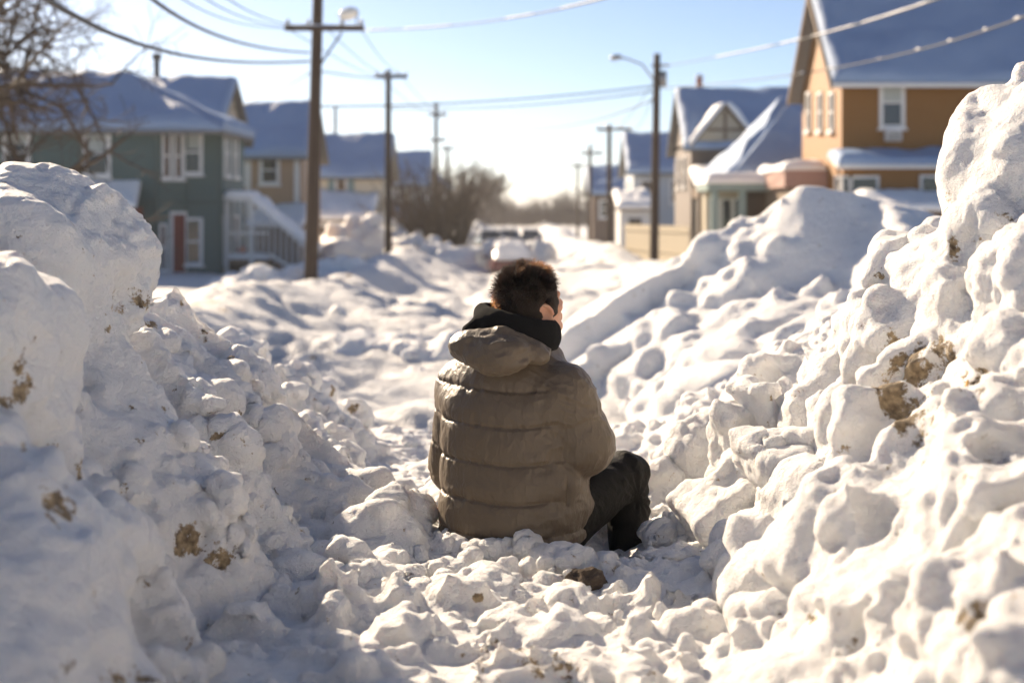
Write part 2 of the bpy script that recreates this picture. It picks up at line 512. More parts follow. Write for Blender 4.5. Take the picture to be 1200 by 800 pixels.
# ---------------------------------------------------------------- left bank
FIN = np.random.default_rng(515)
FINS = []
yk = 2.05
while yk < 8.6:
    FINS.append((yk, FIN.uniform(-0.10, 0.10), FIN.uniform(-0.10, 0.12), FIN.uniform(0.3, 1.0), FIN.uniform(0.9, 1.3), FIN.uniform(0.8, 1.2)))
    yk += FIN.uniform(0.42, 0.66)
def hL(x, y):
    """ploughed bank: one broken fin of snow behind the other, each falling from the ridge to the path"""
    toe = np.interp(y, [1.5, 3.0, 4.4, 5.5, 7.0, 9.0], [-0.46, -0.42, -0.44, -0.34, -0.42, -0.6])
    top = np.interp(y, [1.2, 2.2, 3.0, 3.7, 4.4, 5.0, 5.8, 6.8, 8.0, 9.0], [1.84, 2.00, 2.12, 2.26, 2.12, 1.95, 1.76, 1.56, 1.24, 0.95])
    zg = ground_z(x, y) - 0.14
    t0 = (toe - x) / 0.95
    x, y = np.broadcast_arrays(x, y)
    pp = np.stack([x, y, 0 * x], -1)
    wob = 0.16 * vnoise(pp, 1.8, 861) + 0.06 * vnoise(pp, 4.5, 862)
    out = np.full(x.shape, -9.0)
    for (yk, dt, dz, skew, sf, sb) in FINS:
        t = np.clip(t0 + dt, -0.25, 1)
        prof = zg + (top + dz + 0.07 - zg) * (0.25 * np.sin(t * math.pi / 2) + 0.75 * t)
        dy = y - (yk + skew * (t0 - 0.5) * 0.6 + wob)
        out = smax(out, prof - np.where(dy < 0, sf, sb) * np.abs(dy), 0.05)
    base = zg + (top - zg) * np.clip(t0, -0.25, 1) - 0.30
    out = smax(out, base, 0.10)
    dn = np.clip(-(x - (toe - 0.95)) - 0.5, 0, 9) * 0.75
    return out + 0.05 * fbm(pp, 3.0, 3, 864) * sstep(0.0, 0.4, t0) - dn

L_LO, L_HI = (-3.1, 1.5, 0.55), (-0.1, 8.9, 2.75)
vL = Vol((-2.7, 1.6, 0.6), L_HI, VOX)
vL.F = ((vL.Z - hL(vL.X, vL.Y).astype(np.float32)) * 0.68).astype(np.float32)
vL.F = np.ascontiguousarray(np.broadcast_to(vL.F, tuple(vL.n))).astype(np.float32)
def euler(x, y, z):
    return np.array(Matrix.Rotation(R(z), 3, 'Z') @ Matrix.Rotation(R(y), 3, 'Y') @ Matrix.Rotation(R(x), 3, 'X'))
big_left = [  # centre, radii, rotation, blend
    (P(48, 322, 4.05), (0.33, 0.42, 0.31), euler(0, 28, 0), 0.10),      # the tall dome at the back
    (P(-18, 410, 3.15), (0.20, 0.30, 0.24), euler(0, 12, 10), 0.09),    # nearer dome on the frame edge
    (P(70, 670, 2.75), (0.11, 0.3, 0.12), euler(10, 30, 0), 0.09),
    (P(30, 800, 2.45), (0.15, 0.3, 0.10), euler(0, 30, 0), 0.08),
]
for i, (c, r, m, k) in enumerate(big_left): vL.blob(c, r, m, k * 1.5, warp=0.22, seed=i)
scatter(vL, hL, 40, (-2.4, -0.45), (2.0, 8.6), (0.06, 0.13), 0.08, 11, boxp=0.1, sink=0.6)
scatter(vL, hL, 260, (-1.4, -0.25), (2.2, 5.0), (0.02, 0.08), 0.03, 12, sink=0.15)
scatter(vL, hL, 500, (-0.95, -0.25), (3.2, 6.0), (0.010, 0.04), 0.012, 14, sink=-0.2)
scatter(vL, hL, 420, (-1.5, -0.30), (4.3, 8.6), (0.03, 0.13), 0.03, 13, sink=0.1)
pits_left = [(P(155, 352, 4.0), 0.075, 0.95), (P(12, 455, 2.93), 0.07, 1.0), (P(75, 590, 2.85), 0.075, 1.0), 
             (P(215, 632, 3.35), 0.085, 1.0), (P(255, 655, 3.4), 0.05, 1.0), (P(105, 548, 3.0), 0.045, 0.9), (P(255, 510, 4.4), 0.035, 1.0),
             (P(238, 395, 4.78), 0.035, 0.9), (P(272, 418, 5.0), 0.045, 0.9), (P(415, 478, 6.2), 0.04, 0.9), 
             (P(150, 775, 2.55), 0.075, 1.0), (P(333, 622, 3.9), 0.03, 0.8), (P(175, 385, 4.05), 0.04, 0.9), ]
g = np.random.default_rng(3)
def near_surface(vol, c):
    """slide a point along the line of sight until it meets the snow of that bank"""
    c = np.asarray(c, float); o = np.array([0, 0, CAMZ]); d = (c - o) / np.linalg.norm(c - o)
    L0 = np.linalg.norm(c - o)
    for t in np.arange(1.7, 9.5, 0.02):
        p = o + d * t
        i = np.round((p - vol.lo) / vol.h).astype(int)
        if np.all(i >= 0) and np.all(i < vol.n) and vol.F[i[0], i[1], i[2]] < 0:
            return p
    return c
dl = []
for c, r, s in pits_left:
    c = near_surface(vL, c)
    vL.blob(c + np.array([0.02, -0.3 * r, 0]), np.array([r * 0.7, r * 0.9, r * 0.75]) * 0.9, rand_rot(g), k=0.05, cut=True)
    dl.append((c, r * 0.78, s))
V, Q = vL.mesh()
snowL = finish('snow_bank', V, Q, dl, 1.0, 5, M_SNOW, 2)
tag(snowL, 'tall shaded snowbank with smooth rounded domes left of the seated man', 'snowbank')
del vL

# ---------------------------------------------------------------- right bank
def hR(x, y):
    toe = np.interp(y, [1.5, 3.0, 4.0, 5.0, 7.0, 9.0], [0.20, 0.34, 0.54, 0.62, 0.62, 0.75])
    top = np.interp(y, [1.2, 2.0, 2.8, 3.5, 4.2, 4.9, 5.6, 6.5, 7.5, 9.0], [1.7, 1.85, 2.0, 2.15, 2.32, 2.2, 1.95, 1.72, 1.5, 1.0])
    wid = np.interp(y, [1.5, 3.0, 4.4, 9.0], [0.95, 1.0, 0.95, 0.85])
    zg = ground_z(x, y) - 0.14
    t = (x - toe) / wid
    up = zg + (top - zg) * (np.sin(np.clip(t, -0.25, 1) * math.pi / 2) * 0.25 + 0.75 * np.clip(t, -0.25, 1))
    dn = np.clip(x - (toe + wid) - 0.6, 0, 9) * 0.75
    return up - dn
vR = Vol((-0.05, 1.6, 0.6), (2.75, 8.9, 2.95), VOX)
vR.F = np.ascontiguousarray(np.broadcast_to(((vR.Z - hR(vR.X, vR.Y).astype(np.float32)) * 0.68), tuple(vR.n))).astype(np.float32)
big_right = [
    (P(1178, 205, 4.3), (0.19, 0.30, 0.27), euler(0, -12, 0), 0.05),     # the peak
    (P(1215, 180, 4.4), (0.2, 0.3, 0.26), euler(0, -5, 0), 0.05),
    (P(1140, 250, 4.2), (0.085, 0.22, 0.20), euler(0, 6, 0), 0.04),
    (P(1100, 300, 4.4), (0.11, 0.2, 0.10), euler(0, -20, 0), 0.04),
    (P(1055, 335, 4.5), (0.12, 0.2, 0.12), euler(0, -15, 0), 0.04),
    (P(1020, 385, 4.5), (0.11, 0.17, 0.13), euler(0, -15, 0), 0.03),
    (P(1120, 380, 3.9), (0.10, 0.2, 0.16), euler(0, -25, 0), 0.03),
    (P(1180, 360, 3.7), (0.10, 0.2, 0.15), euler(0, -25, 0), 0.03),
    (P(1090, 560, 3.2), (0.13, 0.22, 0.12), euler(0, -20, 10), 0.04),
    (P(1000, 610, 3.2), (0.12, 0.2, 0.13), euler(0, -20, -10), 0.04),
    (P(1160, 600, 2.75), (0.10, 0.18, 0.13), euler(0, -25, 0), 0.03),
    (P(1060, 700, 2.8), (0.12, 0.2, 0.12), euler(0, -20, 0), 0.04),
    (P(1180, 740, 2.4), (0.14, 0.2, 0.12), euler(0, -15, 0), 0.04),
    (P(935, 650, 3.3), (0.10, 0.2, 0.09), euler(0, -20, 0), 0.04),
    (P(850, 680, 3.75), (0.045, 0.05, 0.075), euler(0, 8, 0), 0.015),     # small knob
    (P(782, 708, 3.6), (0.018, 0.02, 0.05), euler(0, 14, 0), 0.012),     # little spike
    (P(880, 500, 4.9), (0.10, 0.2, 0.11), euler(0, -15, 0), 0.03),
    (P(860, 520, 4.75), (0.09, 0.12, 0.15), euler(0, -20, 0), 0.03),
]
for i, (c, r, m, k) in enumerate(big_right): vR.blob(c, r, m, k * 1.4, warp=0.36 if min(r) > 0.05 else 0.1, seed=i)
scatter(vR, hR, 90, (0.45, 2.6), (1.8, 8.6), (0.10, 0.22), 0.06, 21, boxp=0.2)
scatter(vR, hR, 620, (0.25, 1.9), (1.9, 6.0), (0.03, 0.13), 0.036, 22, sink=0.05, flat=(0.55, 1.35))
scatter(vR, hR, 1700, (0.35, 1.6), (2.6, 6.2), (0.010, 0.045), 0.012, 24, sink=-0.2)
scatter(vR, hR, 320, (0.45, 2.0), (5.5, 8.6), (0.04, 0.16), 0.04, 23, sink=0.1)
pits_right = [(P(1085, 440, 3.9), 0.11, 1.0), (P(1055, 470, 4.0), 0.09, 1.1), (P(1150, 440, 3.6), 0.07, 0.75), (P(1065, 500, 3.7), 0.06, 1.0),
              (P(1110, 235, 4.1), 0.06, 0.75), (P(1118, 290, 4.2), 0.05, 0.7), (P(1050, 400, 4.3), 0.045, 0.9), (P(1000, 745, 2.75), 0.06, 0.8),
              (P(1155, 720, 2.5), 0.055, 0.9), (P(988, 525, 3.7), 0.035, 0.8), (P(975, 553, 3.5), 0.025, 0.8), (P(850, 400, 6.2), 0.06, 1.0),
              (P(965, 400, 5.2), 0.03, 0.8), (P(1032, 330, 4.5), 0.03, 0.8), (P(1140, 460, 3.6), 0.035, 0.8), (P(1010, 385, 4.6), 0.03, 0.7), (P(905, 490, 4.8), 0.03, 0.7)]
dr = []
for c, r, s in pits_right:
    c = near_surface(vR, c)
    vR.blob(c + np.array([-0.01, -0.3 * r, 0.0]), np.array([r * 0.8, r * 0.9, r * 0.6]) * 0.8, rand_rot(g), k=0.04, cut=True)
    dr.append((c, r * 0.9, s))
V, Q = vR.mesh()
snowR = finish('snow_bank', V, Q, dr, 0.75, 45, M_SNOW, 2)
tag(snowR, 'high sunlit snowbank of lumpy frozen chunks with a tan straw patch', 'snowbank')
R_VOL = vR

# ---------------------------------------------------------------- trodden snow between the banks
def hG(x, y):
    b = ground_z(x, y)
    return b + 0.0 * x
vG = Vol((-1.05, 1.9, 0.45), (1.2, 8.9, 1.6), VOX * 0.8)
base = hG(vG.X[:, :, 0], vG.Y[:, :, 0])
xx, yy = np.broadcast_arrays(vG.X[:, :, 0], vG.Y[:, :, 0])
pp = np.stack([xx, yy, 0 * xx], -1)
base = base + 0.05 * fbm(pp, 2.2, 3, 91) + 0.035 * (lumps(pp, 5.5, 93) - 0.4)
base = base - 0.12 * np.exp(-((xx - 0.31) / 0.20) ** 2 - ((yy - 4.60) / 0.30) ** 2) - 0.03 * np.exp(-((xx + 0.0) / 0.3) ** 2 - ((yy - 4.35) / 0.2) ** 2)
vG.F = np.ascontiguousarray(np.broadcast_to((vG.Z - base[:, :, None].astype(np.float32)) * 0.85, tuple(vG.n))).astype(np.float32)
scatter(vG, hG, 520, (-0.9, 1.0), (2.2, 4.3), (0.018, 0.085), 0.02, 31, sink=0.1, flat=(0.5, 1.3), boxp=0.35)
scatter(vG, hG, 1500, (-0.75, 0.8), (2.9, 5.6), (0.009, 0.035), 0.008, 33, sink=-0.35, flat=(0.6, 1.3), boxp=0.4)
scatter(vG, hG, 420, (-1.0, 1.2), (4.3, 8.8), (0.02, 0.12), 0.022, 32, sink=0.1, flat=(0.5, 1.3), boxp=0.35)
for c, r in [(P(560, 700, 3.9), (0.10, 0.08, 0.05)), (P(640, 740, 3.45), (0.12, 0.09, 0.06)), (P(440, 690, 3.9), (0.10, 0.07, 0.05)),
             (P(480, 745, 3.4), (0.11, 0.08, 0.06)), (P(530, 668, 4.2), (0.06, 0.05, 0.03)), (P(590, 678, 4.1), (0.06, 0.05, 0.03)),
             (P(725, 690, 4.15), (0.10, 0.08, 0.04)), (P(790, 660, 4.4), (0.09, 0.08, 0.05)), (P(662, 662, 4.25), (0.07, 0.06, 0.04)),
             (P(470, 600, 4.7), (0.11, 0.1, 0.07)),
             (P(700, 780, 3.1), (0.13, 0.09, 0.06)), (P(600, 790, 3.1), (0.12, 0.08, 0.05)), (P(740, 684, 4.2), (0.08, 0.06, 0.03)), (P(690, 676, 4.2), (0.06, 0.06, 0.03))]:
    vG.blob(c, r, rand_rot(g) if False else euler(g.uniform(-15, 15), g.uniform(-15, 15), g.uniform(0, 180)), k=0.03, warp=0.5, seed=int(r[0] * 997) % 40)
# packed hollow under the man
vG.blob(P(610, 640, 4.78) + np.array([0, 0, 0.14]), (0.26, 0.26, 0.12), None, k=0.04, cut=True)
V, Q = vG.mesh()
dg = [(P(688, 682, 4.0), 0.03, 0.7), (P(410, 785, 3.2), 0.04, 1.0), (P(520, 705, 3.8), 0.03, 0.8), (P(600, 780, 3.2), 0.07, 0.62), (P(640, 795, 3.1), 0.06, 0.6), (P(650, 600, 4.6), 0.05, 0.7)]
snowG = finish('snow_path', V, Q, dg, 0.9, 75, M_SNOW, 1)
tag(snowG, 'trampled crumbly snow filling the channel between the two banks', 'snow', kind='structure')
del vG

# ---------------------------------------------------------------- street beyond (one sheet to the horizon)
def street_h(x, y):
    pp = np.stack([x, y, 0 * x], -1)
    h = ground_z(x, y) - 0.05
    fade = sstep(7.0, 11.0, y)
    ax = np.abs(x)
    # ploughed ridges along both kerbs, uneven
    h = h + fade * (0.75 + 0.35 * vnoise(pp, 0.16, 301)) * np.exp(-((ax - 4.4 - 0.7 * vnoise(pp, 0.1, 302)) / 1.3) ** 2) * sstep(14, 26, y)
    h = h + fade * (0.25 * fbm(pp, 0.45, 3, 303) + 0.34 * fbm(pp, 0.22, 2, 304) + 0.26 * (lumps(pp, 0.62, 305) - 0.45) * (0.8 + 0.8 * vnoise(pp, 0.2, 306)) + 0.24 * (lumps(pp, 1.7, 309) - 0.45) * sstep(-0.15, 0.6, vnoise(pp, 0.33, 310) + 0.3 * vnoise(pp, 1.0, 312))) * (0.35 + 0.65 * sstep(6.5, 2.0, ax)) 
    h = h + fade * 0.22 * sstep(7, 4, ax) * (lumps(pp, 3.3, 333) - 0.5) * sstep(50, 18, y) * sstep(-0.1, 0.6, vnoise(pp, 0.5, 334))
    # yards climb a little behind the kerb
    h = h + 0.35 * sstep(5.5, 9.0, ax) * fade
    # wheel ruts down the middle
    for xr in (-0.9, 0.75):
        h = h - 0.12 * np.exp(-((x - xr - 0.3 * vnoise(pp, 0.08, 311)) / 0.28) ** 2) * sstep(18, 30, y)
    h = h - 0.62 * np.exp(-((x + 0.1) / 1.5) ** 2 - ((y - 56.6) / 2.4) ** 2)      # dug out behind the buried car
    # added high bank behind the camera, unseen, to bounce sunlight onto the shaded sides
    h = h + 2.9 * sstep(-0.9, -4.2, y) * sstep(-16.0, -9.0, y) * sstep(9.0, 5.0, ax) * (1 + 0.18 * vnoise(pp, 0.7, 321))
    # outside the banks near the camera: open snow
    h = h - 0.55 * (1 - fade) * 1.0
    return h
ys = np.concatenate([np.linspace(-60, -17, 8), np.linspace(-16, 1.2, 90), np.geomspace(1.5, 9.0, 30)[:-1], 9.0 * (460 / 9.0) ** (np.arange(620) / 619.0), np.geomspace(520, 4200, 12)])
xs1 = np.concatenate([np.linspace(0, 9, 190), np.geomspace(9.2, 60, 70), np.geomspace(66, 2600, 16)])
xs = np.concatenate([-xs1[:0:-1], xs1])
XX, YY = np.meshgrid(xs, ys, indexing='ij')
ZZ = street_h(XX, YY)
nx, ny = XX.shape
ii = np.arange(nx * ny).reshape(nx, ny)
Qs = np.stack([ii[:-1, :-1], ii[1:, :-1], ii[1:, 1:], ii[:-1, 1:]], -1).reshape(-1, 4)
Vs = np.stack([XX, YY, ZZ], -1).reshape(-1, 3)
me = np_mesh('snowy_street', Vs, Qs)
dirt = 0.62 * sstep(0.45, 0.8, vnoise(Vs, 1.1, 341) * 0.7 + 0.5 * vnoise(Vs, 4.0, 342)) * (np.abs(Vs[:, 0]) < 6) * (Vs[:, 1] > 8)
set_attr(me, 'dirt', dirt)
st = link_mesh('snowy_street', me, M_SNOWFAR, None, True)
tag(st, 'snow covered residential street and yards running to the horizon', 'street', kind='structure')

def heap(name, pts, blobs, h, lo, hi, label, amp=1.5, seed=1, dirt=(), base=None, mat=None, sm=2):
    v = Vol(lo, hi, h)
    for i, (c, r, m, k) in enumerate(blobs): v.blob(c, r, m, k, warp=0.25, seed=i)
    if pts:
        gg = np.random.default_rng(seed)
        for (c, s, n, rr) in pts:
            for _ in range(n):
                a = gg.normal(size=3); a /= np.linalg.norm(a); a[2] = abs(a[2])
                r = gg.uniform(*rr)
                v.blob(np.asarray(c) + a * np.asarray(s), r * gg.uniform(0.6, 1.3, 3), rand_rot(gg), k=r * 0.5, warp=0.4, seed=_ % 30)
    V, Q = v.mesh()
    o = finish(name, V, Q, list(dirt), amp, seed, mat or M_SNOW, sm, frayed=0.6)
    return tag(o, label, 'snow pile')

# big smooth drift on the right beyond the bank: two wind-cut crests
def ridge_h(x, y, line, sl, sr):
    best = np.full(np.broadcast(x, y).shape, -9.0)
    for (a, b) in zip(line[:-1], line[1:]):
        ax, ay, az = a; bx, by, bz = b
        L = (bx - ax) ** 2 + (by - ay) ** 2
        t = np.clip(((x - ax) * (bx - ax) + (y - ay) * (by - ay)) / L, 0, 1)
        dx, dy = x - (ax + t * (bx - ax)), y - (ay + t * (by - ay))
        d = np.sqrt(dx * dx + dy * dy); side = (bx - ax) * dy - (by - ay) * dx
        h = az + t * (bz - az) - d * np.where(side > 0, sl, sr) + 0.10 * (1 - np.exp(-d / 0.25)) * 0
        best = np.maximum(best, h)
    return best
vD = Vol((-0.4, 8.6, 0.05), (6.6, 16.6, 2.75), 0.04)
X2, Y2 = np.broadcast_arrays(vD.X[:, :, 0].astype(float), vD.Y[:, :, 0].astype(float))
p2 = np.stack([X2, Y2, 0 * X2], -1)
Xw = X2 - 0.08 + 0.13 * vnoise(p2, 0.9, 640) + 0.08 * vnoise(p2, 2.3, 646); Yw = Y2 + 0.40 * vnoise(p2, 0.75, 641) + 0.12 * vnoise(p2, 2.1, 647)
main = ridge_h(Xw, Yw, [(1.45, 12.4, 0.5), (1.8, 12.6, 1.15), (2.2, 12.9, 1.80), (2.56, 13.0, 2.48), (2.95, 13.0, 2.42), (3.6, 13.2, 2.28), (5.0, 13.6, 2.0), (6.3, 14, 1.6)], 0.6, 0.85)
spur = ridge_h(Xw, Yw, [(3.3, 12.9, 2.34), (3.22, 12.2, 2.12), (3.05, 11.4, 1.86), (2.7, 10.6, 1.58), (2.3, 9.9, 1.3)], 0.42, 0.7)
apron = np.interp(X2, [-0.4, 0.3, 0.8, 1.3, 2.0, 3.2, 6.6], [-0.6, 0.0, 0.5, 0.8, 1.1, 1.35, 1.3]) * sstep(8.4, 9.6, Y2) * sstep(16.6, 14.2, Y2)
hD = smax(smax(main, spur, 0.18), apron + 0.10 * (lumps(p2, 2.2, 643) - 0.4) + 0.08 * fbm(p2, 1.6, 3, 644), 0.25)
hD = hD + 0.09 * fbm(p2, 1.1, 4, 645)
vD.F = np.ascontiguousarray((vD.Z - hD[:, :, None]) * 0.8).astype(np.float32)
gd_ = np.random.default_rng(64)
for i in range(330):
    c = np.array([gd_.uniform(0.3, 2.6), gd_.uniform(9.0, 12.2), 0.0]); j = np.clip(np.round((c - vD.lo) / vD.h).astype(int), 0, vD.n - 1)
    c[2] = hD[j[0], j[1]]; r = 0.05 * 7.0 ** (gd_.random() ** 1.6); vD.blob(c, r * gd_.uniform(0.6, 1.3, 3), rand_rot(gd_), k=r * 0.6, warp=0.4, seed=i % 20)
for i in range(70):
    q = gd_.random(); c = np.array([1.3 + 1.0 * q + gd_.normal() * 0.18, 12.3 + 0.6 * q + gd_.normal() * 0.35, 0.0]); j = np.clip(np.round((c - vD.lo) / vD.h).astype(int), 0, vD.n - 1)
    r = 0.07 * 3.2 ** (gd_.random() ** 1.5); c[2] = hD[j[0], j[1]] - 0.5 * r; vD.blob(c, r * gd_.uniform(0.6, 1.3, 3), rand_rot(gd_), k=r * 0.6, warp=0.45, seed=i % 20)
V, Q = vD.mesh()
o = finish('snow_drift', V, Q, [(P(850, 402, 9.6), 0.10, 1.0), (P(866, 336, 11.0), 0.05, 0.8)], 0.55, 61, M_SNOW, 2, 0.4, rough=0.7)
tag(o, 'smooth blue shaded snowdrift with a sharp crest below the orange house', 'snow pile')
del vD
# mound in the street behind the man
mound = [(P(455, 432, 18.0), (0.85, 0.8, 0.42), euler(0, 6, 10), 0.3), (P(400, 420, 19.0), (0.5, 0.7, 0.38), None, 0.25), (P(515, 432, 17.5), (0.55, 0.6, 0.40), euler(0, -8, 0), 0.2),
         (P(460, 402, 18.0), (0.75, 0.5, 0.13), euler(0, 5, 0), 0.12), (P(490, 455, 16.5), (0.8, 0.5, 0.25), None, 0.2)]
heap('snow_mound', [(P(455, 440, 17.4), (0.9, 0.7, 0.3), 25, (0.06, 0.16))], mound, 0.045, (-3.6, 15.0, -0.3), (0.2, 20.5, 1.4),
     'low flat topped snow mound lying in the street behind the man', 1.5, 63)
mound2 = [(P(330, 400, 25), (1.3, 1.0, 0.5), euler(0, 5, 0), 0.3), (P(420, 395, 27), (1.2, 0.8, 0.42), None, 0.3), (P(470, 385, 29), (1.0, 0.8, 0.4), None, 0.3)]
heap('snow_mound', [(P(360, 400, 25), (1.6, 0.8, 0.4), 25, (0.1, 0.28))], mound2, 0.07, (-6.2, 22.5, -0.5), (-0.6, 31, 1.3),
     'shadowed blue snow mound at the foot of the nearest left pole', 1.8, 65)
yard = [(P(300, 352, 37), (1.0, 0.9, 0.65), None, 0.3), (P(265, 350, 37), (0.9, 0.8, 0.6), None, 0.3), (P(335, 358, 36.5), (0.7, 0.7, 0.5), None, 0.3)]
heap('snow_pile', [(P(300, 348, 36.4), (1.2, 0.6, 0.6), 40, (0.12, 0.3))], yard, 0.07, (-9.6, 34.8, -0.6), (-4.6, 39.5, 1.6),
     'lumpy roundish snow pile in the yard below the green house stairs', 2.0, 67, dirt=[(P(305, 355, 35.6), 0.25, 0.8), (P(335, 362, 35.4), 0.22, 0.9)])
hill2 = [(P(395, 345, 41), (1.2, 1.2, 0.85), None, 0.3), (P(365, 342, 41.5), (1.2, 1.0, 0.8), None, 0.3), (P(430, 352, 42), (0.9, 1.0, 0.65), None, 0.4)]
heap('snow_pile', [(P(395, 345, 40.4), (1.3, 0.7, 0.8), 40, (0.15, 0.35))], hill2, 0.08, (-8.6, 38.5, -0.6), (-2.6, 44.5, 1.7),
     'grey white snow pile just behind the nearest left utility pole', 2.0, 69)
hill3 = [(P(490, 305, 62), (1.5, 1.4, 0.9), None, 0.4), (P(525, 310, 60), (1.2, 1.2, 0.6), None, 0.4)]
heap('snow_pile', [(P(490, 305, 61), (1.5, 0.9, 0.9), 40, (0.15, 0.4))], hill3, 0.11, (-7.5, 57.5, -0.5), (-0.8, 65, 1.9),
     'peaked snow pile at the foot of the bare brown bush', 2.2, 71)

ridge4 = [(P(440, 292, 66), (2.2, 2.0, 1.25), None, 0.5), (P(405, 300, 64), (1.6, 1.5, 1.0), None, 0.5), (P(470, 300, 68), (1.5, 1.5, 0.9), None, 0.5)]
heap('snow_pile', [(P(440, 290, 65), (2.2, 1.0, 1.2), 50, (0.15, 0.45))], ridge4, 0.12, (-11.0, 61.0, -0.7), (-2.5, 71.0, 2.3),
     'long snow ridge in front of the cream house between the poles', 2.2, 73)

cp = np.array([0.1, 61.6, 0.16])
heap('snow_pile', [(cp + np.array([0, -0.4, 0.2]), (1.5, 0.9, 0.5), 40, (0.12, 0.35))], [(cp, (1.25, 2.2, 0.62), None, 0.3), (cp + np.array([0.9, 0.3, -0.2]), (0.8, 1.2, 0.6), None, 0.4), (cp + np.array([-1.0, 0.5, -0.25]), (0.7, 1.1, 0.55), None, 0.4)], 0.09, (-2.6, 58.3, -0.8), (2.9, 64.0, 1.5),
     'rounded snow heap burying the red car beyond the man', 1.6, 77)

# slabs of frozen snow resting on the right bank
def block(c, half, rot, label, seed, rnd=0.025):
    c0 = np.asarray(c, float); c = near_surface(R_VOL, c0)
    half = np.array(half) * min(1.0, np.linalg.norm(c - [0, 0, CAMZ]) / np.linalg.norm(c0 - [0, 0, CAMZ])) * 0.85
    e = np.linalg.norm(half) + 0.05
    v = Vol(c - e, c + e, 0.011)
    v.blob(c, np.array(half), rot, k=0.01, box=rnd)
    gg = np.random.default_rng(seed)
    for _ in range(7):     # broken edges
        a = gg.normal(size=3); a /= np.linalg.norm(a)
        loc = np.clip(a * 1.3, -1, 1) * np.array(half)
        v.blob(c + rot @ loc, np.array(half).min() * gg.uniform(0.3, 0.9) * gg.uniform(0.7, 1.3, 3), rand_rot(gg), k=0.03, cut=gg.random() < 0.6)
    V, Q = v.mesh()
    o = finish('snow_block', V, Q, [], 0.55, seed, M_SNOW, 1, frayed=0.5)
    tag(o, label, 'snow block', 'broken slabs of crusted snow on the right bank')
block(P(905, 533, 4.5), (0.10, 0.16, 0.075), euler(18, -16, 20), 'squared slab of crusted snow standing near the top of the gap', 81)
block(P(850, 590, 4.4), (0.17, 0.15, 0.10), euler(14, -34, 12), 'large tilted snow slab with a slanting face beside the man\'s knee', 83)
block(P(885, 470, 5.0), (0.06, 0.12, 0.09), euler(0, -20, 35), 'narrow upright snow chunk behind the squared slab', 85)
del R_VOL
# ================================================================== the seated man
def vol_cone(s, a, b, ra, rb, k=0.02, cut=False, bump=None):
    a = np.asarray(a, float); b = np.asarray(b, float)
    c = (a + b) / 2; e = np.abs(b - a) / 2 + max(ra, rb) + k * 1.2 + 0.02
    lo = np.clip(np.floor((c - e - s.lo) / s.h).astype(int), 0, s.n); hi = np.clip(np.ceil((c + e - s.lo) / s.h).astype(int) + 1, 0, s.n)
    if np.any(hi - lo < 2): return
    sl = tuple(slice(lo[i], hi[i]) for i in range(3))
    px = s.ax[0][sl[0]][:, None, None] - a[0]; py = s.ax[1][sl[1]][None, :, None] - a[1]; pz = s.ax[2][sl[2]][None, None, :] - a[2]
    ba = b - a; L = float(ba @ ba)
    t = np.clip((px * ba[0] + py * ba[1] + pz * ba[2]) / L, 0, 1)
    d = np.sqrt((px - t * ba[0]) ** 2 + (py - t * ba[1]) ** 2 + (pz - t * ba[2]) ** 2) - (ra + (rb - ra) * t)
    if bump is not None: d = d - bump(t * math.sqrt(L))
    d = d.astype(np.float32)
    s.F[sl] = smax(s.F[sl], -d, k) if cut else smin(s.F[sl], d, k)
Vol.cone = vol_cone

def axes(az, pitch=0.0, roll=0.0):
    """right, forward, up for a heading az degrees right of straight down the street"""
    M = Matrix.Rotation(R(-az), 3, 'Z') @ Matrix.Rotation(R(-pitch), 3, 'X') @ Matrix.Rotation(R(roll), 3, 'Y')
    return np.array(M)
TA = axes(24); tr, tf = TA[:, 0], TA[:, 1]

SH_R, EL_R, WR_R = P(662, 460, 4.59), P(684, 522, 4.60), P(668, 541, 4.86)
SH_L, EL_L, WR_L = P(545, 452, 4.80), P(536, 545, 4.92), P(618, 562, 5.10)
HIP_R, KN_R, AN_R = P(646, 614, 4.64), P(732, 557, 4.92), P(740, 655, 4.86)
HIP_L, KN_L, AN_L = P(580, 614, 4.80), P(664, 566, 5.22), P(697, 640, 5.16)
NECK, HEADC = P(610, 398, 4.70), P(623, 359, 4.745)
HA = axes(53, -20, 5)
def hl(x, y, z): return HEADC + HA @ np.array([x, y, z])

person = None
# -------- body (skin): one continuous surface with head, neck, trunk, arms, hands and legs
vb = Vol((-0.36, 4.36, 1.02), (0.52, 5.42, 2.20), 0.004)
vb.cone(P(604, 600, 4.70), P(602, 470, 4.70), 0.12, 0.13, 0.05)
vb.cone(P(602, 470, 4.70), NECK, 0.12, 0.06, 0.05)
vb.cone(SH_R, SH_L, 0.05, 0.05, 0.05)
for a, b, c in ((SH_R, EL_R, WR_R), (SH_L, EL_L, WR_L)):
    vb.cone(a, b, 0.052, 0.042, 0.03); vb.cone(b, c, 0.042, 0.028, 0.02)
for a, b, c in ((HIP_R, KN_R, AN_R), (HIP_L, KN_L, AN_L)):
    vb.cone(a, b, 0.08, 0.055, 0.04); vb.cone(b, c, 0.055, 0.036, 0.03)
vb.cone(NECK - np.array([0, 0, 0.03]), hl(0, -0.022, -0.05), 0.066, 0.060, 0.03)
vb.blob(hl(0, -0.012, 0.032), (0.078, 0.099, 0.092), HA, 0.03)
vb.blob(hl(0, 0.036, -0.045), (0.060, 0.060, 0.078), HA, 0.03)
for sx in (-1, 1):
    vb.cone(hl(sx * 0.056, -0.004, -0.062), hl(0, 0.080, -0.106), 0.020, 0.019, 0.02)
    vb.blob(hl(sx * 0.043, 0.066, -0.022), (0.024, 0.022, 0.020), HA, 0.02)      # cheekbone
vb.cone(hl(-0.042, 0.082, 0.017), hl(0.042, 0.082, 0.017), 0.013, 0.013, 0.015)
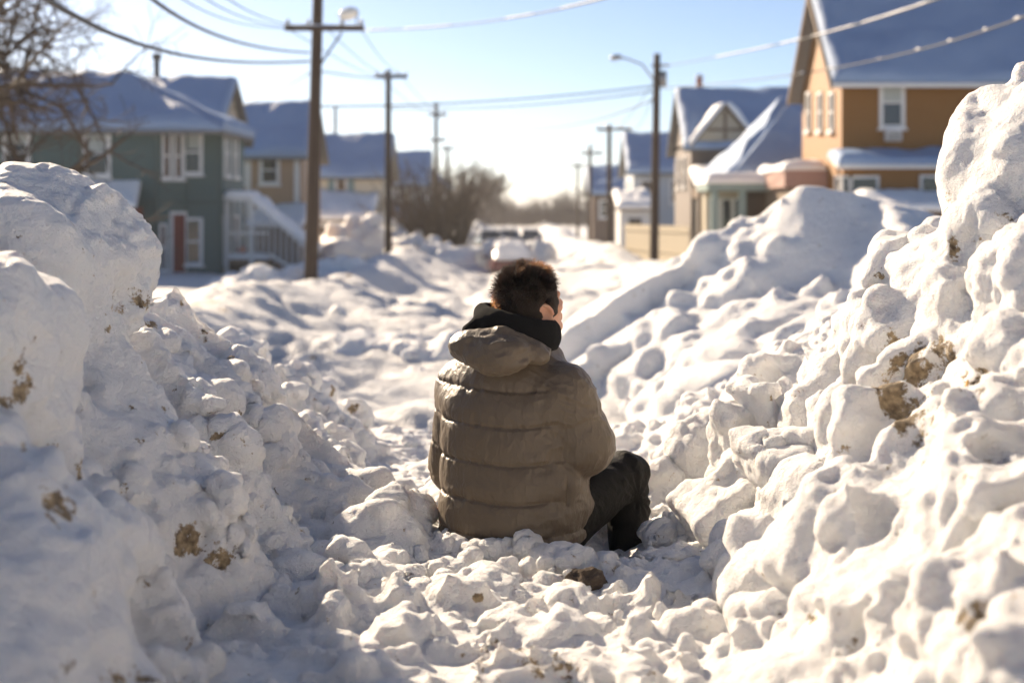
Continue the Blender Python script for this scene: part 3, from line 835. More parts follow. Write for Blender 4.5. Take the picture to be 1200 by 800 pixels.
for sx in (-1, 1):
    vb.blob(hl(sx * 0.033, 0.102, 0.0), (0.020, 0.016, 0.012), HA, 0.012, cut=True)
    vb.blob(hl(sx * 0.033, 0.080, 0.0), (0.0135, 0.0135, 0.0135), HA, 0.004)
    vb.blob(hl(sx * 0.012, 0.104, -0.038), (0.010, 0.011, 0.009), HA, 0.008)
vb.cone(hl(0, 0.094, 0.008), hl(0, 0.116, -0.034), 0.009, 0.013, 0.012)
vb.cone(hl(-0.022, 0.092, -0.064), hl(0.022, 0.092, -0.064), 0.008, 0.008, 0.008)
vb.cone(hl(-0.018, 0.091, -0.076), hl(0.018, 0.091, -0.076), 0.009, 0.009, 0.008)
vb.cone(hl(-0.022, 0.104, -0.070), hl(0.022, 0.104, -0.070), 0.003, 0.003, 0.004, cut=True)
for sx in (-1, 1):                                    # ears: shell, rim, hollow, lobe
    EM = HA @ np.array(Matrix.Rotation(R(sx * -20), 3, 'Z') @ Matrix.Rotation(R(14), 3, 'X'))
    ec = hl(sx * 0.084, -0.014, -0.010)
    vb.blob(ec, (0.010, 0.024, 0.036), EM, 0.006)
    pts = [ec + EM @ np.array([sx * 0.006, 0.023 * math.cos(t), 0.034 * math.sin(t)]) for t in np.linspace(-0.3, math.pi * 1.35, 12)]
    for p, q in zip(pts[:-1], pts[1:]): vb.cone(p, q, 0.006, 0.006, 0.004)
    vb.blob(ec + EM @ np.array([sx * 0.010, 0.004, 0.0]), (0.007, 0.013, 0.018), EM, 0.005, cut=True)
    vb.blob(ec + EM @ np.array([0, 0.008, -0.034]), (0.008, 0.010, 0.011), EM, 0.008)

def hand(wr, d, nrm, side, curl=32):
    d = d / np.linalg.norm(d); nrm = nrm - d * (nrm @ d); nrm /= np.linalg.norm(nrm); lat = np.cross(d, nrm) * side
    M = np.stack([lat, d, nrm], 1)
    vb.cone(wr, wr + d * 0.05, 0.027, 0.026, 0.02)
    vb.blob(wr + d * 0.058, (0.041, 0.050, 0.016), M, 0.015)
    for i, (ln, off) in enumerate(((0.92, -1.5), (1.06, -0.5), (1.0, 0.5), (0.8, 1.5))):
        p = wr + d * (0.098 - 0.004 * abs(off)) + lat * off * 0.0205; a = 10.0
        for L in (0.044, 0.027, 0.022):
            dirn = d * math.cos(R(a)) + nrm * math.sin(R(a))
            q = p + dirn * L * ln
            vb.cone(p, q, 0.0088, 0.0080, 0.003); p = q; a += curl
    p = wr + d * 0.030 - lat * 0.030
    for L, a in ((0.040, 50), (0.032, 24), (0.026, 8)):
        q = p + (d * math.cos(R(a)) - lat * math.sin(R(a)) + nrm * 0.35) * L
        vb.cone(p, q, 0.0115, 0.0095, 0.006); p = q
hand(WR_R, np.array([-0.12, 0.10, -0.02]), np.array([0.0, 0.15, -1.0]), 1)
hand(WR_L, np.array([0.10, -0.01, 0.0]), np.array([0.1, 0.1, -1.0]), -1)
V, Q = vb.mesh(); V = relax(V, Q, 1, 0.4); BN = vnormals(V, Q)
M_SKIN = simple('skin', (0.50, 0.27, 0.18), 0.5, 0.10, 35.0, bump=0.25, bscale=400.0)
bs = M_SKIN.node_tree.nodes['Principled BSDF']
bs.inputs['Subsurface Weight'].default_value = 0.35; bs.inputs['Subsurface Radius'].default_value = (1, 0.35, 0.2); bs.inputs['Subsurface Scale'].default_value = 0.012
person = link_mesh('person', np_mesh('person', V, Q), M_SKIN, None, True)
tag(person, 'man in taupe padded jacket sitting in the snow with his back turned', 'person')
BV = V
del vb
M_EYE = simple('eye_white', (0.7, 0.68, 0.64), 0.15, 0.05)
for sx in (-1, 1):
    bm = bmesh.new(); bmesh.ops.create_uvsphere(bm, u_segments=16, v_segments=10, radius=0.0118)
    bm.transform(Matrix.Translation(Vector(hl(sx * 0.033, 0.0835, 0.0)))); me = bpy.data.meshes.new('eye'); bm.to_mesh(me); bm.free()
    link_mesh('eye', me, M_EYE, person, True)

# -------- jacket
SEAMS = [1.262, 1.372, 1.492, 1.610, 1.722]
def puff(s):
    """0 on a seam, 1 between seams"""
    out = np.zeros_like(s)
    e = [SEAMS[0] - 0.09] + SEAMS + [SEAMS[-1] + 0.30]
    for a, b in zip(e[:-1], e[1:]):
        m = (s >= a) & (s < b)
        t = np.clip((s - a) / (b - a), 0, 1)
        out = np.where(m, np.maximum(1 - (2 * t - 1) ** 2, 0) ** 0.55, out)
    return out
JROWS = [  # v, u, d, half width, half depth
    (655, 600, 4.66, 0.205, 0.165), (640, 600, 4.66, 0.225, 0.180), (622, 601, 4.66, 0.243, 0.19), (590, 602, 4.67, 0.250, 0.190), (550, 602, 4.68, 0.246, 0.185),
    (510, 599, 4.69, 0.238, 0.180), (470, 597, 4.70, 0.230, 0.172), (440, 599, 4.71, 0.205, 0.155), (420, 602, 4.715, 0.172, 0.138),
    (402, 606, 4.72, 0.128, 0.112), (392, 608, 4.72, 0.085, 0.080), (384, 609, 4.72, 0.045, 0.045), (370, 609, 4.72, 0.02, 0.02)]
vj = Vol((-0.36, 4.38, 1.19), (0.46, 5.24, 1.97), 0.0042)
zr = np.array([P(u, v, d)[2] for v, u, d, a, b in JROWS]); xr_ = np.array([P(u, v, d)[0] for v, u, d, a, b in JROWS])
def row(vals):
    y = np.interp(vj.ax[2], zr, vals)
    k = np.exp(-np.linspace(-2, 2, 15) ** 2); k /= k.sum()
    return np.convolve(np.pad(y, 7, mode='edge'), k, mode='valid').astype(np.float32)[None, None, :]
cx, cy = row(xr_), row([r[2] for r in JROWS]); A_, B_ = row([r[3] for r in JROWS]), row([r[4] for r in JROWS])
qx = (vj.X - cx) * tr[0] + (vj.Y - cy) * tr[1]; qy = (vj.X - cx) * tf[0] + (vj.Y - cy) * tf[1]
th = np.sqrt((np.abs(qx) / A_) ** 2.3 + (np.abs(qy) / B_) ** 2.3) ** (2 / 2.3 * 0.5 * 2.3 / 2.3)
th = ((np.abs(qx) / A_) ** 2.3 + (np.abs(qy) / B_) ** 2.3) ** (1 / 2.3)
dT = (th - 1) * np.minimum(A_, B_)
sag = vj.Z + 0.016 * np.cos(qx / A_ * 1.5) - 0.012 + 0.004 * np.sin(qx * 17.0)
up = sstep(1.83, 1.74, vj.Z)
dT = dT - (0.0078 * puff(sag) - 0.006) * up
zh = P(600, 640, 4.6)[2]
dT = smax(dT, (zh - 0.004 + 0.02 * (qx / A_) ** 2 - vj.Z) + 0 * dT, 0.02)
vj.F = np.ascontiguousarray(np.broadcast_to(dT, tuple(vj.n))).astype(np.float32)
def arm_bump(amp, pitch, ph):
    return lambda s: amp * (np.abs(np.sin(math.pi * (s + ph) / pitch)) ** 0.6 - 0.4)
for S_, E_, W_, k in ((SH_R, EL_R, WR_R, 0.018), (SH_L, EL_L, WR_L, 0.02)):
    vj.blob(S_ + np.array([0, 0, -0.01]), (0.088, 0.088, 0.088), TA, 0.07)
    vj.cone(S_, E_, 0.091, 0.095, k, bump=arm_bump(0.007, 0.115, 0.02))
    vj.cone(E_, W_, 0.092, 0.060, 0.02, bump=arm_bump(0.006, 0.10, 0.05))
    vj.blob(W_ + (W_ - E_) / np.linalg.norm(W_ - E_) * 0.05, (0.045, 0.045, 0.045), None, 0.01, cut=True)
# flared corner over the right thigh with the pocket fold
vj.cone(P(660, 570, 4.55), P(684, 592, 4.66), 0.055, 0.030, 0.03)
vj.cone(P(668, 548, 4.49), P(664, 590, 4.50), 0.010, 0.006, 0.012, cut=True)
vj.cone(P(652, 452, 4.455), P(649, 548, 4.44), 0.020, 0.022, 0.025, cut=True)
V, Q = vj.mesh(); V = relax(V, Q, 1, 0.4); NN = vnormals(V, Q)
q = V - np.array([0, 4.68, 0]); lx = q @ tr; lz = V[:, 2]
sagv = lz + 0.016 * np.cos(lx / 0.24 * 1.5) - 0.012 + 0.004 * np.sin(lx * 17.0)
ds = np.min(np.abs(sagv[:, None] - np.array(SEAMS)[None]), 1)
armw = sstep(0.16, 0.21, lx)
pk = vnoise(np.stack([lx * 46, sagv * 9, q @ tf * 30], 1), 1.0, 401)
pk2 = vnoise(np.stack([lx * 90, sagv * 16, q @ tf * 60], 1), 1.0, 402)
dd = (0.0046 * pk + 0.0026 * pk2) * np.exp(-ds / 0.024) * (1 - armw)
def ridged(c, s, sd): return 1 - np.abs(vnoise(c, s, sd)) * 2
diag = np.stack([lx * 5 + lz * 4, lz * 13 - lx * 3, (q @ tf) * 7], 1)
dd += 0.0026 * ridged(diag, 1.0, 410) * (0.4 + 0.6 * sstep(-0.3, 0.5, vnoise(V, 4.0, 411)))
diag2 = np.stack([lx * 9 - lz * 9, lz * 22 + lx * 10, (q @ tf) * 14], 1)
dd -= 0.0045 * np.exp(-(ds / 0.0055) ** 2) * (1 - armw) * sstep(0.0, -0.02, lz - 1.80)
dd += 0.0032 * ridged(diag2, 1.0, 420) * np.maximum(armw, sstep(0.05, 0.16, lx)) + 0.0022 * ridged(diag2, 2.2, 421) * (0.4 + 0.6 * sstep(-0.2, 0.5, vnoise(V, 5.0, 425)))
# radiating creases out of the armpit
ap = P(652, 520, 4.48); e = V - ap; rr_ = np.linalg.norm(e, axis=1); ang = np.arctan2(e[:, 2], e[:, 0])
dd += 0.003 * np.sin(ang * 7 + 3.5 * vnoise(V, 9.0, 433)) * np.exp(-((rr_ - 0.075) / 0.05) ** 2) * sstep(0.05, -0.05, e[:, 0])
V = V + NN * dd[:, None]
V = relax(V, Q, 1, 0.12)

def nylon(name, col, rough=0.46):
    m = simple(name, col, rough, 0.07, 9.0, spec=0.4)
    nt = m.node_tree; L = nt.links.new; b = nt.nodes['Principled BSDF']
    tc = N(nt, 'ShaderNodeTexCoord')
    mp = N(nt, 'ShaderNodeMapping'); mp.inputs['Scale'].default_value = (1.0, 1.0, 0.55); L(tc.outputs['Object'], mp.inputs[0])
    w = N(nt, 'ShaderNodeTexNoise', inp={'Scale': 38.0, 'Detail': 5.0, 'Roughness': 0.55, 'Distortion': 0.6}); L(mp.outputs[0], w.inputs[0])
    bp = N(nt, 'ShaderNodeBump', inp={'Strength': 0.5, 'Distance': 0.014}); L(w.outputs['Fac'], bp.inputs['Height'])
    w2 = N(nt, 'ShaderNodeTexNoise', inp={'Scale': 900.0, 'Detail': 1.0}); L(tc.outputs['Object'], w2.inputs[0])
    b2 = N(nt, 'ShaderNodeBump', inp={'Strength': 0.12, 'Distance': 0.001}); L(w2.outputs['Fac'], b2.inputs['Height']); L(bp.outputs[0], b2.inputs['Normal'])
    L(b2.outputs[0], b.inputs['Normal'])
    b.inputs['Sheen Weight'].default_value = 0.12; b.inputs['Sheen Tint'].default_value = (1, 0.85, 0.7, 1)
    return m
M_JACK = nylon('jacket_nylon', JACK)
jacket = link_mesh('jacket', np_mesh('jacket', V, Q), M_JACK, person, True)
del vj

# hood lying on the shoulders
vh = Vol((-0.30, 4.36, 1.66), (0.20, 4.92, 2.02), 0.004)
HT = axes(24, 12, 4)
vh.blob(P(580, 414, 4.535), (0.118, 0.056, 0.070), HT, 0.02)
vh.blob(P(613, 408, 4.57), (0.095, 0.045, 0.042), axes(24, 10, 18), 0.03)
vh.blob(P(549, 406, 4.62), (0.058, 0.075, 0.050), HT, 0.03)
vh.cone(P(553, 396, 4.57), P(590, 391, 4.55), 0.022, 0.020, 0.02); vh.cone(P(590, 391, 4.55), P(640, 412, 4.58), 0.020, 0.016, 0.02)
for pa, pb in (((586, 384, 4.46), (583, 428, 4.425)), ((590, 432, 4.43), (634, 410, 4.49)), ((544, 414, 4.47), (574, 404, 4.44))):
    vh.cone(P(*pa), P(*pb), 0.020, 0.012, 0.022, cut=True)
V, Q = vh.mesh(); V = relax(V, Q, 1, 0.4); NN = vnormals(V, Q)
c2 = np.stack([V[:, 0] * 14 + V[:, 2] * 10, V[:, 2] * 24 - V[:, 0] * 8, V[:, 1] * 12], 1)
V = V + NN * (0.0042 * ridged(c2, 1.0, 451) + 0.002 * ridged(c2, 2.1, 452))[:, None]
link_mesh('hood', np_mesh('hood', V, Q), M_JACK, person, True)

# black fleece collar
vc = Vol((-0.22, 4.45, 1.74), (0.26, 5.0, 2.04), 0.0045)
cc = P(606, 383, 4.70)
for t in np.linspace(0, 2 * math.pi, 40, endpoint=False):
    p = cc + tr * 0.118 * math.cos(t) + tf * 0.112 * math.sin(t) + np.array([0, 0, -0.026 * math.cos(t) - 0.008 * math.sin(t)])
    vc.blob(p, (0.024, 0.024, 0.048), None, 0.02)
vc.cone(P(570, 371, 4.66), P(548, 386, 4.66), 0.022, 0.018, 0.02)
V, Q = vc.mesh(); V = relax(V, Q, 1, 0.4); NN = vnormals(V, Q)
V = V + NN * (0.004 * fbm(V, 25.0, 2, 461))[:, None]
M_FLEECE = simple('black_fleece', (0.009, 0.009, 0.0095), 0.95, 0.2, 30.0, bump=0.6, bscale=260.0, spec=0.15)
link_mesh('collar', np_mesh('collar', V, Q), M_FLEECE, person, True)

# -------- trousers
vt = Vol((-0.36, 4.40, 1.00), (0.52, 5.42, 1.60), 0.006)
vt.blob(P(598, 620, 4.68), (0.245, 0.185, 0.105), TA, 0.03)
vt.cone(P(590, 600, 4.7), P(650, 600, 4.68), 0.12, 0.12, 0.04)
vt.cone(HIP_R, KN_R, 0.112, 0.082, 0.03); vt.cone(KN_R, AN_R, 0.080, 0.068, 0.02)
vt.cone(HIP_L, KN_L, 0.110, 0.082, 0.03); vt.cone(KN_L, AN_L, 0.080, 0.066, 0.02)
V, Q = vt.mesh(); V = relax(V, Q, 1, 0.4); NN = vnormals(V, Q)
tdir = (KN_R - HIP_R) / np.linalg.norm(KN_R - HIP_R)
e = V - KN_R; al = e @ tdir; ang = np.arctan2(e[:, 2], e @ np.cross(tdir, [0, 0, 1]))
c3 = np.stack([al * 8 + e[:, 2] * 16, e[:, 2] * 9 - al * 12, e[:, 0] * 10], 1)
dd = 0.0028 * ridged(c3, 1.0, 471) + 0.0016 * ridged(c3, 2.2, 472)
dd += 0.0035 * np.sin(np.arctan2(e[:, 2] + 0.06, al + 0.05) * 12 + 2 * vnoise(V, 7.0, 473)) * np.exp(-((np.linalg.norm(e, axis=1) - 0.10) / 0.07) ** 2)
V = V + NN * dd[:, None]
M_TROU = simple('trouser_cloth', (0.0055, 0.0052, 0.005), 0.7, 0.25, 14.0, bump=0.5, bscale=60.0, spec=0.18)
link_mesh('trousers', np_mesh('trousers', V, Q), M_TROU, person, True)
M_SHOE = simple('shoe_leather', (0.02, 0.021, 0.025), 0.5, 0.2, 20.0, bump=0.3)
for an, az in ((AN_R, 62), (AN_L, 50)):
    fa = axes(az); vs = Vol(an - 0.22, an + 0.30, 0.006)
    hd = an + np.array([0, 0, -0.03])
    vs.cone(an + np.array([0, 0, 0.03]), hd, 0.052, 0.048, 0.02)
    vs.cone(hd - fa[:, 1] * 0.03, hd + fa[:, 1] * 0.17 + np.array([0, 0, -0.02]), 0.046, 0.040, 0.03)
    vs.blob(hd + fa[:, 1] * 0.07 + np.array([0, 0, -0.055]), (0.048, 0.145, 0.016), fa, 0.006, box=0.012)
    V, Q = vs.mesh(); V = relax(V, Q, 1)
    link_mesh('shoe', np_mesh('shoe', V, Q), M_SHOE, person, True)

# -------- hair: a close cap and many short strands
L_ = (BV - HEADC) @ HA
def hair_ok(l, m=0.0):
    x, y, z = l[:, 0], l[:, 1], l[:, 2]
    line = np.interp(y, [-0.12, -0.07, -0.045, -0.030, 0.010, 0.020, 0.044, 0.060, 0.090], [-0.072, -0.076, -0.066, 0.022, 0.026, -0.036, -0.020, 0.055, 0.078]) + m
    ear = (np.abs(x) > 0.074) & (np.abs(y + 0.014) < 0.036) & (z < 0.034)
    return (z > line) & (y < 0.094) & ~ear & (z < 0.2)
sel = hair_ok(L_)
cap = np.where(sel)[0]
hr = np.random.default_rng(77)
M_HAIRCAP = simple('hair_base', (0.022, 0.013, 0.008), 0.75, 0.3, 60.0, bump=0.8, bscale=220.0)
vcap = Vol(HEADC - 0.16, HEADC + 0.19, 0.005)
pts = BV[cap][::6]
for p, l in zip(pts, L_[cap][::6]):
    vcap.blob(p, (0.011,) * 3 if l[2] < 0.03 else (0.013,) * 3, None, 0.012)
V, Q = vcap.mesh(); V = relax(V, Q, 3)
NN = vnormals(V, Q); V = V + NN * (0.005 * fbm(V, 40.0, 2, 481))[:, None]
hair = link_mesh('hair', np_mesh('hair', V, Q), M_HAIRCAP, person, True)
NS = 15000
root = hr.choice(cap, NS)
l = L_[root]; nl = (BN[root]) @ HA
nl /= np.linalg.norm(nl, axis=1, keepdims=True)
topw = sstep(0.02, 0.10, l[:, 2])
flow = np.stack([0.25 * np.sign(l[:, 0]) * (1 - topw), -0.25 + 0.35 * topw + 0.9 * sstep(0.02, 0.07, l[:, 1]) * topw, -0.9 * (1 - topw) + 0.35 * topw], 1)
clump = np.stack([vnoise(l, 38.0, 490), vnoise(l, 38.0, 491), vnoise(l, 38.0, 492)], 1)
d0 = nl * (0.17 + 0.40 * topw)[:, None] + flow * 0.75 + clump * (0.18 + 0.26 * topw)[:, None] + hr.normal(size=(NS, 3)) * 0.085
d0 /= np.linalg.norm(d0, axis=1, keepdims=True)
ln = (0.012 + 0.021 * topw + 0.004 * sstep(-0.02, 0.02, l[:, 2])) * hr.uniform(0.55, 1.3, NS)
NP = 5
pos = np.zeros((NS, NP, 3)); pos[:, 0] = l + nl * 0.004
bend = np.stack([clump[:, 1] * 0.6, 0.3 * clump[:, 0], -0.55 + 0.2 * clump[:, 2]], 1)
for k in range(1, NP):
    d0 = d0 + bend * 0.16 + hr.normal(size=(NS, 3)) * 0.05
    d0 /= np.linalg.norm(d0, axis=1, keepdims=True)
    pos[:, k] = pos[:, k - 1] + d0 * (ln / (NP - 1))[:, None]
W = HEADC + pos.reshape(-1, 3) @ HA.T
hc = bpy.data.hair_curves.new('hair_strands')
hc.add_curves([NP] * NS)
hc.points.foreach_set('position', np.ascontiguousarray(W, dtype=np.float32).ravel())
rad = np.tile(np.array([0.00055, 0.0005, 0.00045, 0.00035, 0.00012]), NS).astype(np.float32)
ra = hc.attributes.get('radius') or hc.attributes.new('radius', 'FLOAT', 'POINT')
ra.data.foreach_set('value', rad)
mh = bpy.data.materials.new('hair_strand'); mh.use_nodes = True
nt = mh.node_tree; nt.nodes.remove(nt.nodes['Principled BSDF'])
hb = nt.nodes.new('ShaderNodeBsdfHairPrincipled'); hb.parametrization = 'MELANIN'
hb.inputs['Melanin'].default_value = 0.93; hb.inputs['Melanin Redness'].default_value = 0.0; hb.inputs['Roughness'].default_value = 0.35
hb.inputs['Random Color'].default_value = 0.25
nt.links.new(hb.outputs[0], nt.nodes['Material Output'].inputs['Surface'])
hc.materials.append(mh)
ho = bpy.data.objects.new('hair_strands', hc); COL.objects.link(ho); ho.parent = hair
# ================================================================== houses
def wall_map(o, t, n):
    """coordinates on a wall: along a, height z, outward n"""
    o = np.array([o[0], o[1], 0.0]); t = np.array([t[0], t[1], 0.0]); n = np.array([n[0], n[1], 0.0])
    return lambda a, z, d: tuple(o + t * a + n * d + np.array([0, 0, z]))
def front(y): return wall_map((0, y), (1, 0), (0, -1))
def left_side(x): return wall_map((x, 0), (0, 1), (-1, 0))     # wall facing -X (a = world Y)
def right_side(x): return wall_map((x, 0), (0, 1), (1, 0))
def fbox(m, f, a0, a1, z0, z1, n0, n1):
    return m.hexa([f(a0, z0, n0), f(a1, z0, n0), f(a1, z0, n1), f(a0, z0, n1)], [f(a0, z1, n0), f(a1, z1, n0), f(a1, z1, n1), f(a0, z1, n1)])

M_WHITE = simple('white_trim', (0.72, 0.71, 0.68), 0.55, 0.06, 4.0)
M_GLASS = glass_mat('window_glass')
M_CURT = simple('curtain_cloth', (0.42, 0.45, 0.42), 0.9, 0.1, 8.0)
M_GREY = simple('grey_shingle', (0.16, 0.155, 0.15), 0.85, 0.2, 6.0, bump=0.4)
M_WOOD = simple('weathered_wood', (0.20, 0.15, 0.11), 0.8, 0.25, 5.0, bump=0.5, stretch=(1, 1, 0.2))
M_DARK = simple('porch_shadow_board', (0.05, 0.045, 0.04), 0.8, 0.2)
M_METAL = simple('dark_metal', (0.06, 0.06, 0.06), 0.45, 0.2, metal=0.6)

def window(par, f, a, z0, z1, w, fw=0.10, mat=None, rail=True, curtain=0.0, sill=True, mull=0):
    mat = mat or M_WHITE
    m = MB(); h = w / 2
    fbox(m, f, a - h, a + h, z1 - fw, z1, 0.0, 0.07)
    fbox(m, f, a - h, a - h + fw, z0 + fw, z1 - fw - 0.002, 0.0, 0.07); fbox(m, f, a + h - fw, a + h, z0 + fw, z1 - fw - 0.002, 0.0, 0.07)
    fbox(m, f, a - h, a + h, z0, z0 + fw - 0.002, 0.0, 0.07)
    zm = (z0 + z1) / 2
    if rail: fbox(m, f, a - h + fw + 0.002, a + h - fw - 0.002, zm - 0.03, zm + 0.03, 0.0, 0.05)
    for k in range(mull):
        am = a - h + w * (k + 1) / (mull + 1)
        fbox(m, f, am - 0.03, am + 0.03, z0 + fw + 0.002, z1 - fw - 0.004, 0.0, 0.055)
    fr = m.build('window', mat, par)
    g = MB(); fbox(g, f, a - h + fw * 0.8, a + h - fw * 0.8, z0 + fw * 0.8, z1 - fw * 0.8, 0.004, 0.022); g.build('pane', M_GLASS, fr)
    if sill:
        s = MB(); fbox(s, f, a - h - 0.06, a + h + 0.06, z0 - 0.06, z0 - 0.003, 0.0, 0.13); s.build('sill', mat, fr)
        s = MB(); fbox(s, f, a - h - 0.03, a + h + 0.03, z0 + 0.001, z0 + 0.05, 0.072, 0.13); s.build('sill_snow', M_SNOWCAP, fr, True, 0.015)
    if curtain:
        c = MB(); fbox(c, f, a - h + fw, a + h - fw, z1 - fw - (z1 - z0 - 2 * fw) * curtain, z1 - fw - 0.002, 0.024, 0.030); c.build('blind', M_CURT, fr)
    return fr

def snow_sheet(par, quad, thick, seed=0, over=0.0, nu=36, nv=18, rough=0.25, name='roof_snow', lift=0.0, mat=None):
    """rounded layer of snow on a sloping quad: eave-left, eave-right, top-right, top-left"""
    a, b, c, d = [np.array(p, float) for p in quad]
    nrm = np.cross(b - a, d - a); 
    if np.linalg.norm(nrm) < 1e-6: nrm = np.cross(b - a, c - a)
    nrm /= np.linalg.norm(nrm)
    if nrm[2] < 0: nrm = -nrm
    uu, vv = np.meshgrid(np.linspace(0, 1, nu), np.linspace(0, 1, nv), indexing='ij')
    uu = 0.5 - 0.5 * np.cos(uu * math.pi) * (0.6 + 0.4 * np.abs(np.cos(uu * math.pi))); vv = 0.5 - 0.5 * np.cos(vv * math.pi) * (0.6 + 0.4 * np.abs(np.cos(vv * math.pi)))
    base = (a * ((1 - uu) * (1 - vv))[..., None] + b * (uu * (1 - vv))[..., None] + c * (uu * vv)[..., None] + d * ((1 - uu) * vv)[..., None])
    Lu = max(np.linalg.norm(b - a), 0.1); Lv = max(np.linalg.norm(d - a), 0.1)
    ed = np.minimum(np.minimum(uu, 1 - uu) * Lu, np.minimum(vv, 1 - vv) * Lv)
    prof = np.sqrt(np.clip(1 - (1 - np.clip(ed / (thick * 0.9), 0, 1)) ** 2, 0, 1))
    nz = 1 + rough * 2.2 * fbm(base, 0.55, 3, seed + 700) + rough * 0.5 * vnoise(base, 2.3, seed + 705)
    nz = np.clip(nz, 0.25, 2.2)
    bulge = np.zeros(3)
    top = base + nrm * (thick * prof * nz + 0.004 + lift)[..., None]
    eave = np.exp(-(vv * Lv / 0.25) ** 2)
    dn = (a - d) / (np.linalg.norm(a - d) + 1e-9)
    top = top + dn * (eave * (over + 0.05 * vnoise(base, 1.2, seed + 711)) * prof.clip(0.3, 1))[..., None]
    bot = base + nrm * (0.003 + lift)
    n = nu * nv; ii = np.arange(n).reshape(nu, nv)
    q1 = np.stack([ii[:-1, :-1], ii[1:, :-1], ii[1:, 1:], ii[:-1, 1:]], -1).reshape(-1, 4)
    q2 = q1[:, ::-1] + n
    ring = np.concatenate([ii[:-1, 0], ii[-1, :-1], ii[:0:-1, -1], ii[0, :0:-1]])
    r2 = np.roll(ring, -1)
    q3 = np.stack([ring, ring + n, r2 + n, r2], 1)
    me = np_mesh(name, np.concatenate([top.reshape(-1, 3), bot.reshape(-1, 3)]), np.concatenate([q1, q2, q3]))
    bm = bmesh.new(); bm.from_mesh(me); bmesh.ops.recalc_face_normals(bm, faces=list(bm.faces)); bm.to_mesh(me); bm.free()
    return link_mesh(name, me, mat or M_SNOWCAP, par, True)

def roof_panel(par, quad, t=0.12, mat=None, snow=0.25, seed=0, over=0.04, rough=0.25):
    a, b, c, d = [np.array(p, float) for p in quad]
    m = MB().slab(quad, (0, 0, -t)); r = m.build('roof', mat or M_GREY, par)
    if snow: snow_sheet(r, quad, snow, seed, over, rough=max(rough, 0.36), mat=M_SHADESNOW if np.linalg.norm(b - a) > 3.8 else None)
    return r

def gable_x(par, x0, x1, y0, y1, ze, zr, ov=0.35, snow=0.28, seed=0, wallmat=None, back=True):
    """roof with its ridge along X, gable triangles at both ends"""
    ym = (y0 + y1) / 2; s = (zr - ze) / (ym - y0)
    zo = ze - ov * s
    roof_panel(par, [(x0 - ov, y0 - ov, zo), (x1 + ov, y0 - ov, zo), (x1 + ov, ym, zr), (x0 - ov, ym, zr)], snow=snow, seed=seed)
    roof_panel(par, [(x1 + ov, y1 + ov, zo), (x0 - ov, y1 + ov, zo), (x0 - ov, ym + 0.004, zr), (x1 + ov, ym + 0.004, zr)], snow=snow, seed=seed + 1)
    if wallmat:
        for x, s_ in ((x0, 1), (x1 - 0.12, 1)):
            MB().prism([(x, y0, ze - 0.14), (x, y1, ze - 0.14), (x, ym, zr - 0.15)], (0.12, 0, 0)).build('gable', wallmat, par)
def gable_y(par, x0, x1, y0, y1, ze, zr, ov=0.3, snow=0.25, seed=0, wallmat=None):
    xm = (x0 + x1) / 2; s = (zr - ze) / (xm - x0); zo = ze - ov * s
    roof_panel(par, [(x0 - ov, y1 + ov, zo), (x0 - ov, y0 - ov, zo), (xm, y0 - ov, zr), (xm, y1 + ov, zr)], snow=snow, seed=seed)
    roof_panel(par, [(x1 + ov, y0 - ov, zo), (x1 + ov, y1 + ov, zo), (xm + 0.004, y1 + ov, zr), (xm + 0.004, y0 - ov, zr)], snow=snow, seed=seed + 1)
    if wallmat:
        for y in (y0, y1 - 0.12):
            MB().prism([(x0, y, ze - 0.14), (x1, y, ze - 0.14), (xm, y, zr - 0.15)], (0, 0.12, 0)).build('gable', wallmat, par)
def hip(par, x0, x1, y0, y1, ze, zr, inset, ov=0.35, snow=0.28, seed=0):
    ym = (y0 + y1) / 2; s = (zr - ze) / (ym - y0); zo = ze - ov * s
    a, b, c, d = (x0 - ov, y0 - ov, zo), (x1 + ov, y0 - ov, zo), (x1 + ov, y1 + ov, zo), (x0 - ov, y1 + ov, zo)
    r0, r1 = (x0 + inset, ym, zr), (x1 - inset, ym, zr)
    roof_panel(par, [a, b, r1, r0], snow=snow, seed=seed)
    roof_panel(par, [b, c, r1, (r1[0] + 0.004, r1[1], r1[2])], snow=snow, seed=seed + 1)
    roof_panel(par, [c, d, r0, r1], snow=snow, seed=seed + 2)
    roof_panel(par, [d, a, r0, (r0[0] - 0.004, r0[1], r0[2])], snow=snow, seed=seed + 3)

def pX(u, d): return (u - 600) / K * d
def pZ(v, d): return CAMZ + (245 - v) / K * d

# ---------------------------------------------------------------- green house (left)
M_TEAL = siding('teal_siding', (0.075, 0.122, 0.113)); M_TEALD = simple('dark_teal_trim', (0.07, 0.11, 0.10), 0.6)
M_BRICK = simple('brick_red_paint', (0.30, 0.09, 0.05), 0.7, 0.2, 8.0); M_REDDOOR = simple('dark_red_door', (0.16, 0.025, 0.02), 0.5)
M_CREAM = simple('cream_paint', (0.46, 0.40, 0.30), 0.6, 0.08)
gh = empty('green_house', (-14, 47, 0), 'two storey sea green house with a red door and an outside stair', 'house', 'houses along the left side of the street')
MB().prism([(-22, 44, -0.6), (-11, 44, -0.6), (-10.3, 44.9, -0.6), (-9.2, 44.9, -0.6), (-9.2, 48.8, -0.6), (-22, 48.8, -0.6)], (0, 0, 5.6)).build('wall', M_TEAL, gh)
MB().box(-17, -10.35, 48.82, 55, -0.6, 5.0).build('wall', M_TEAL, gh)
hip(gh, -22, -9.25, 44.0, 48.8, 4.95, 6.62, 3.6, seed=1)
gable_x(gh, -17, -10.35, 49.2, 55, 5.0, 7.0, ov=0.3, seed=9, wallmat=M_CREAM)
F = front(44); FB = front(44.9)
window(gh, F, pX(114, 44), pZ(208, 44), pZ(152, 44), 0.86, 0.12, curtain=0.45)
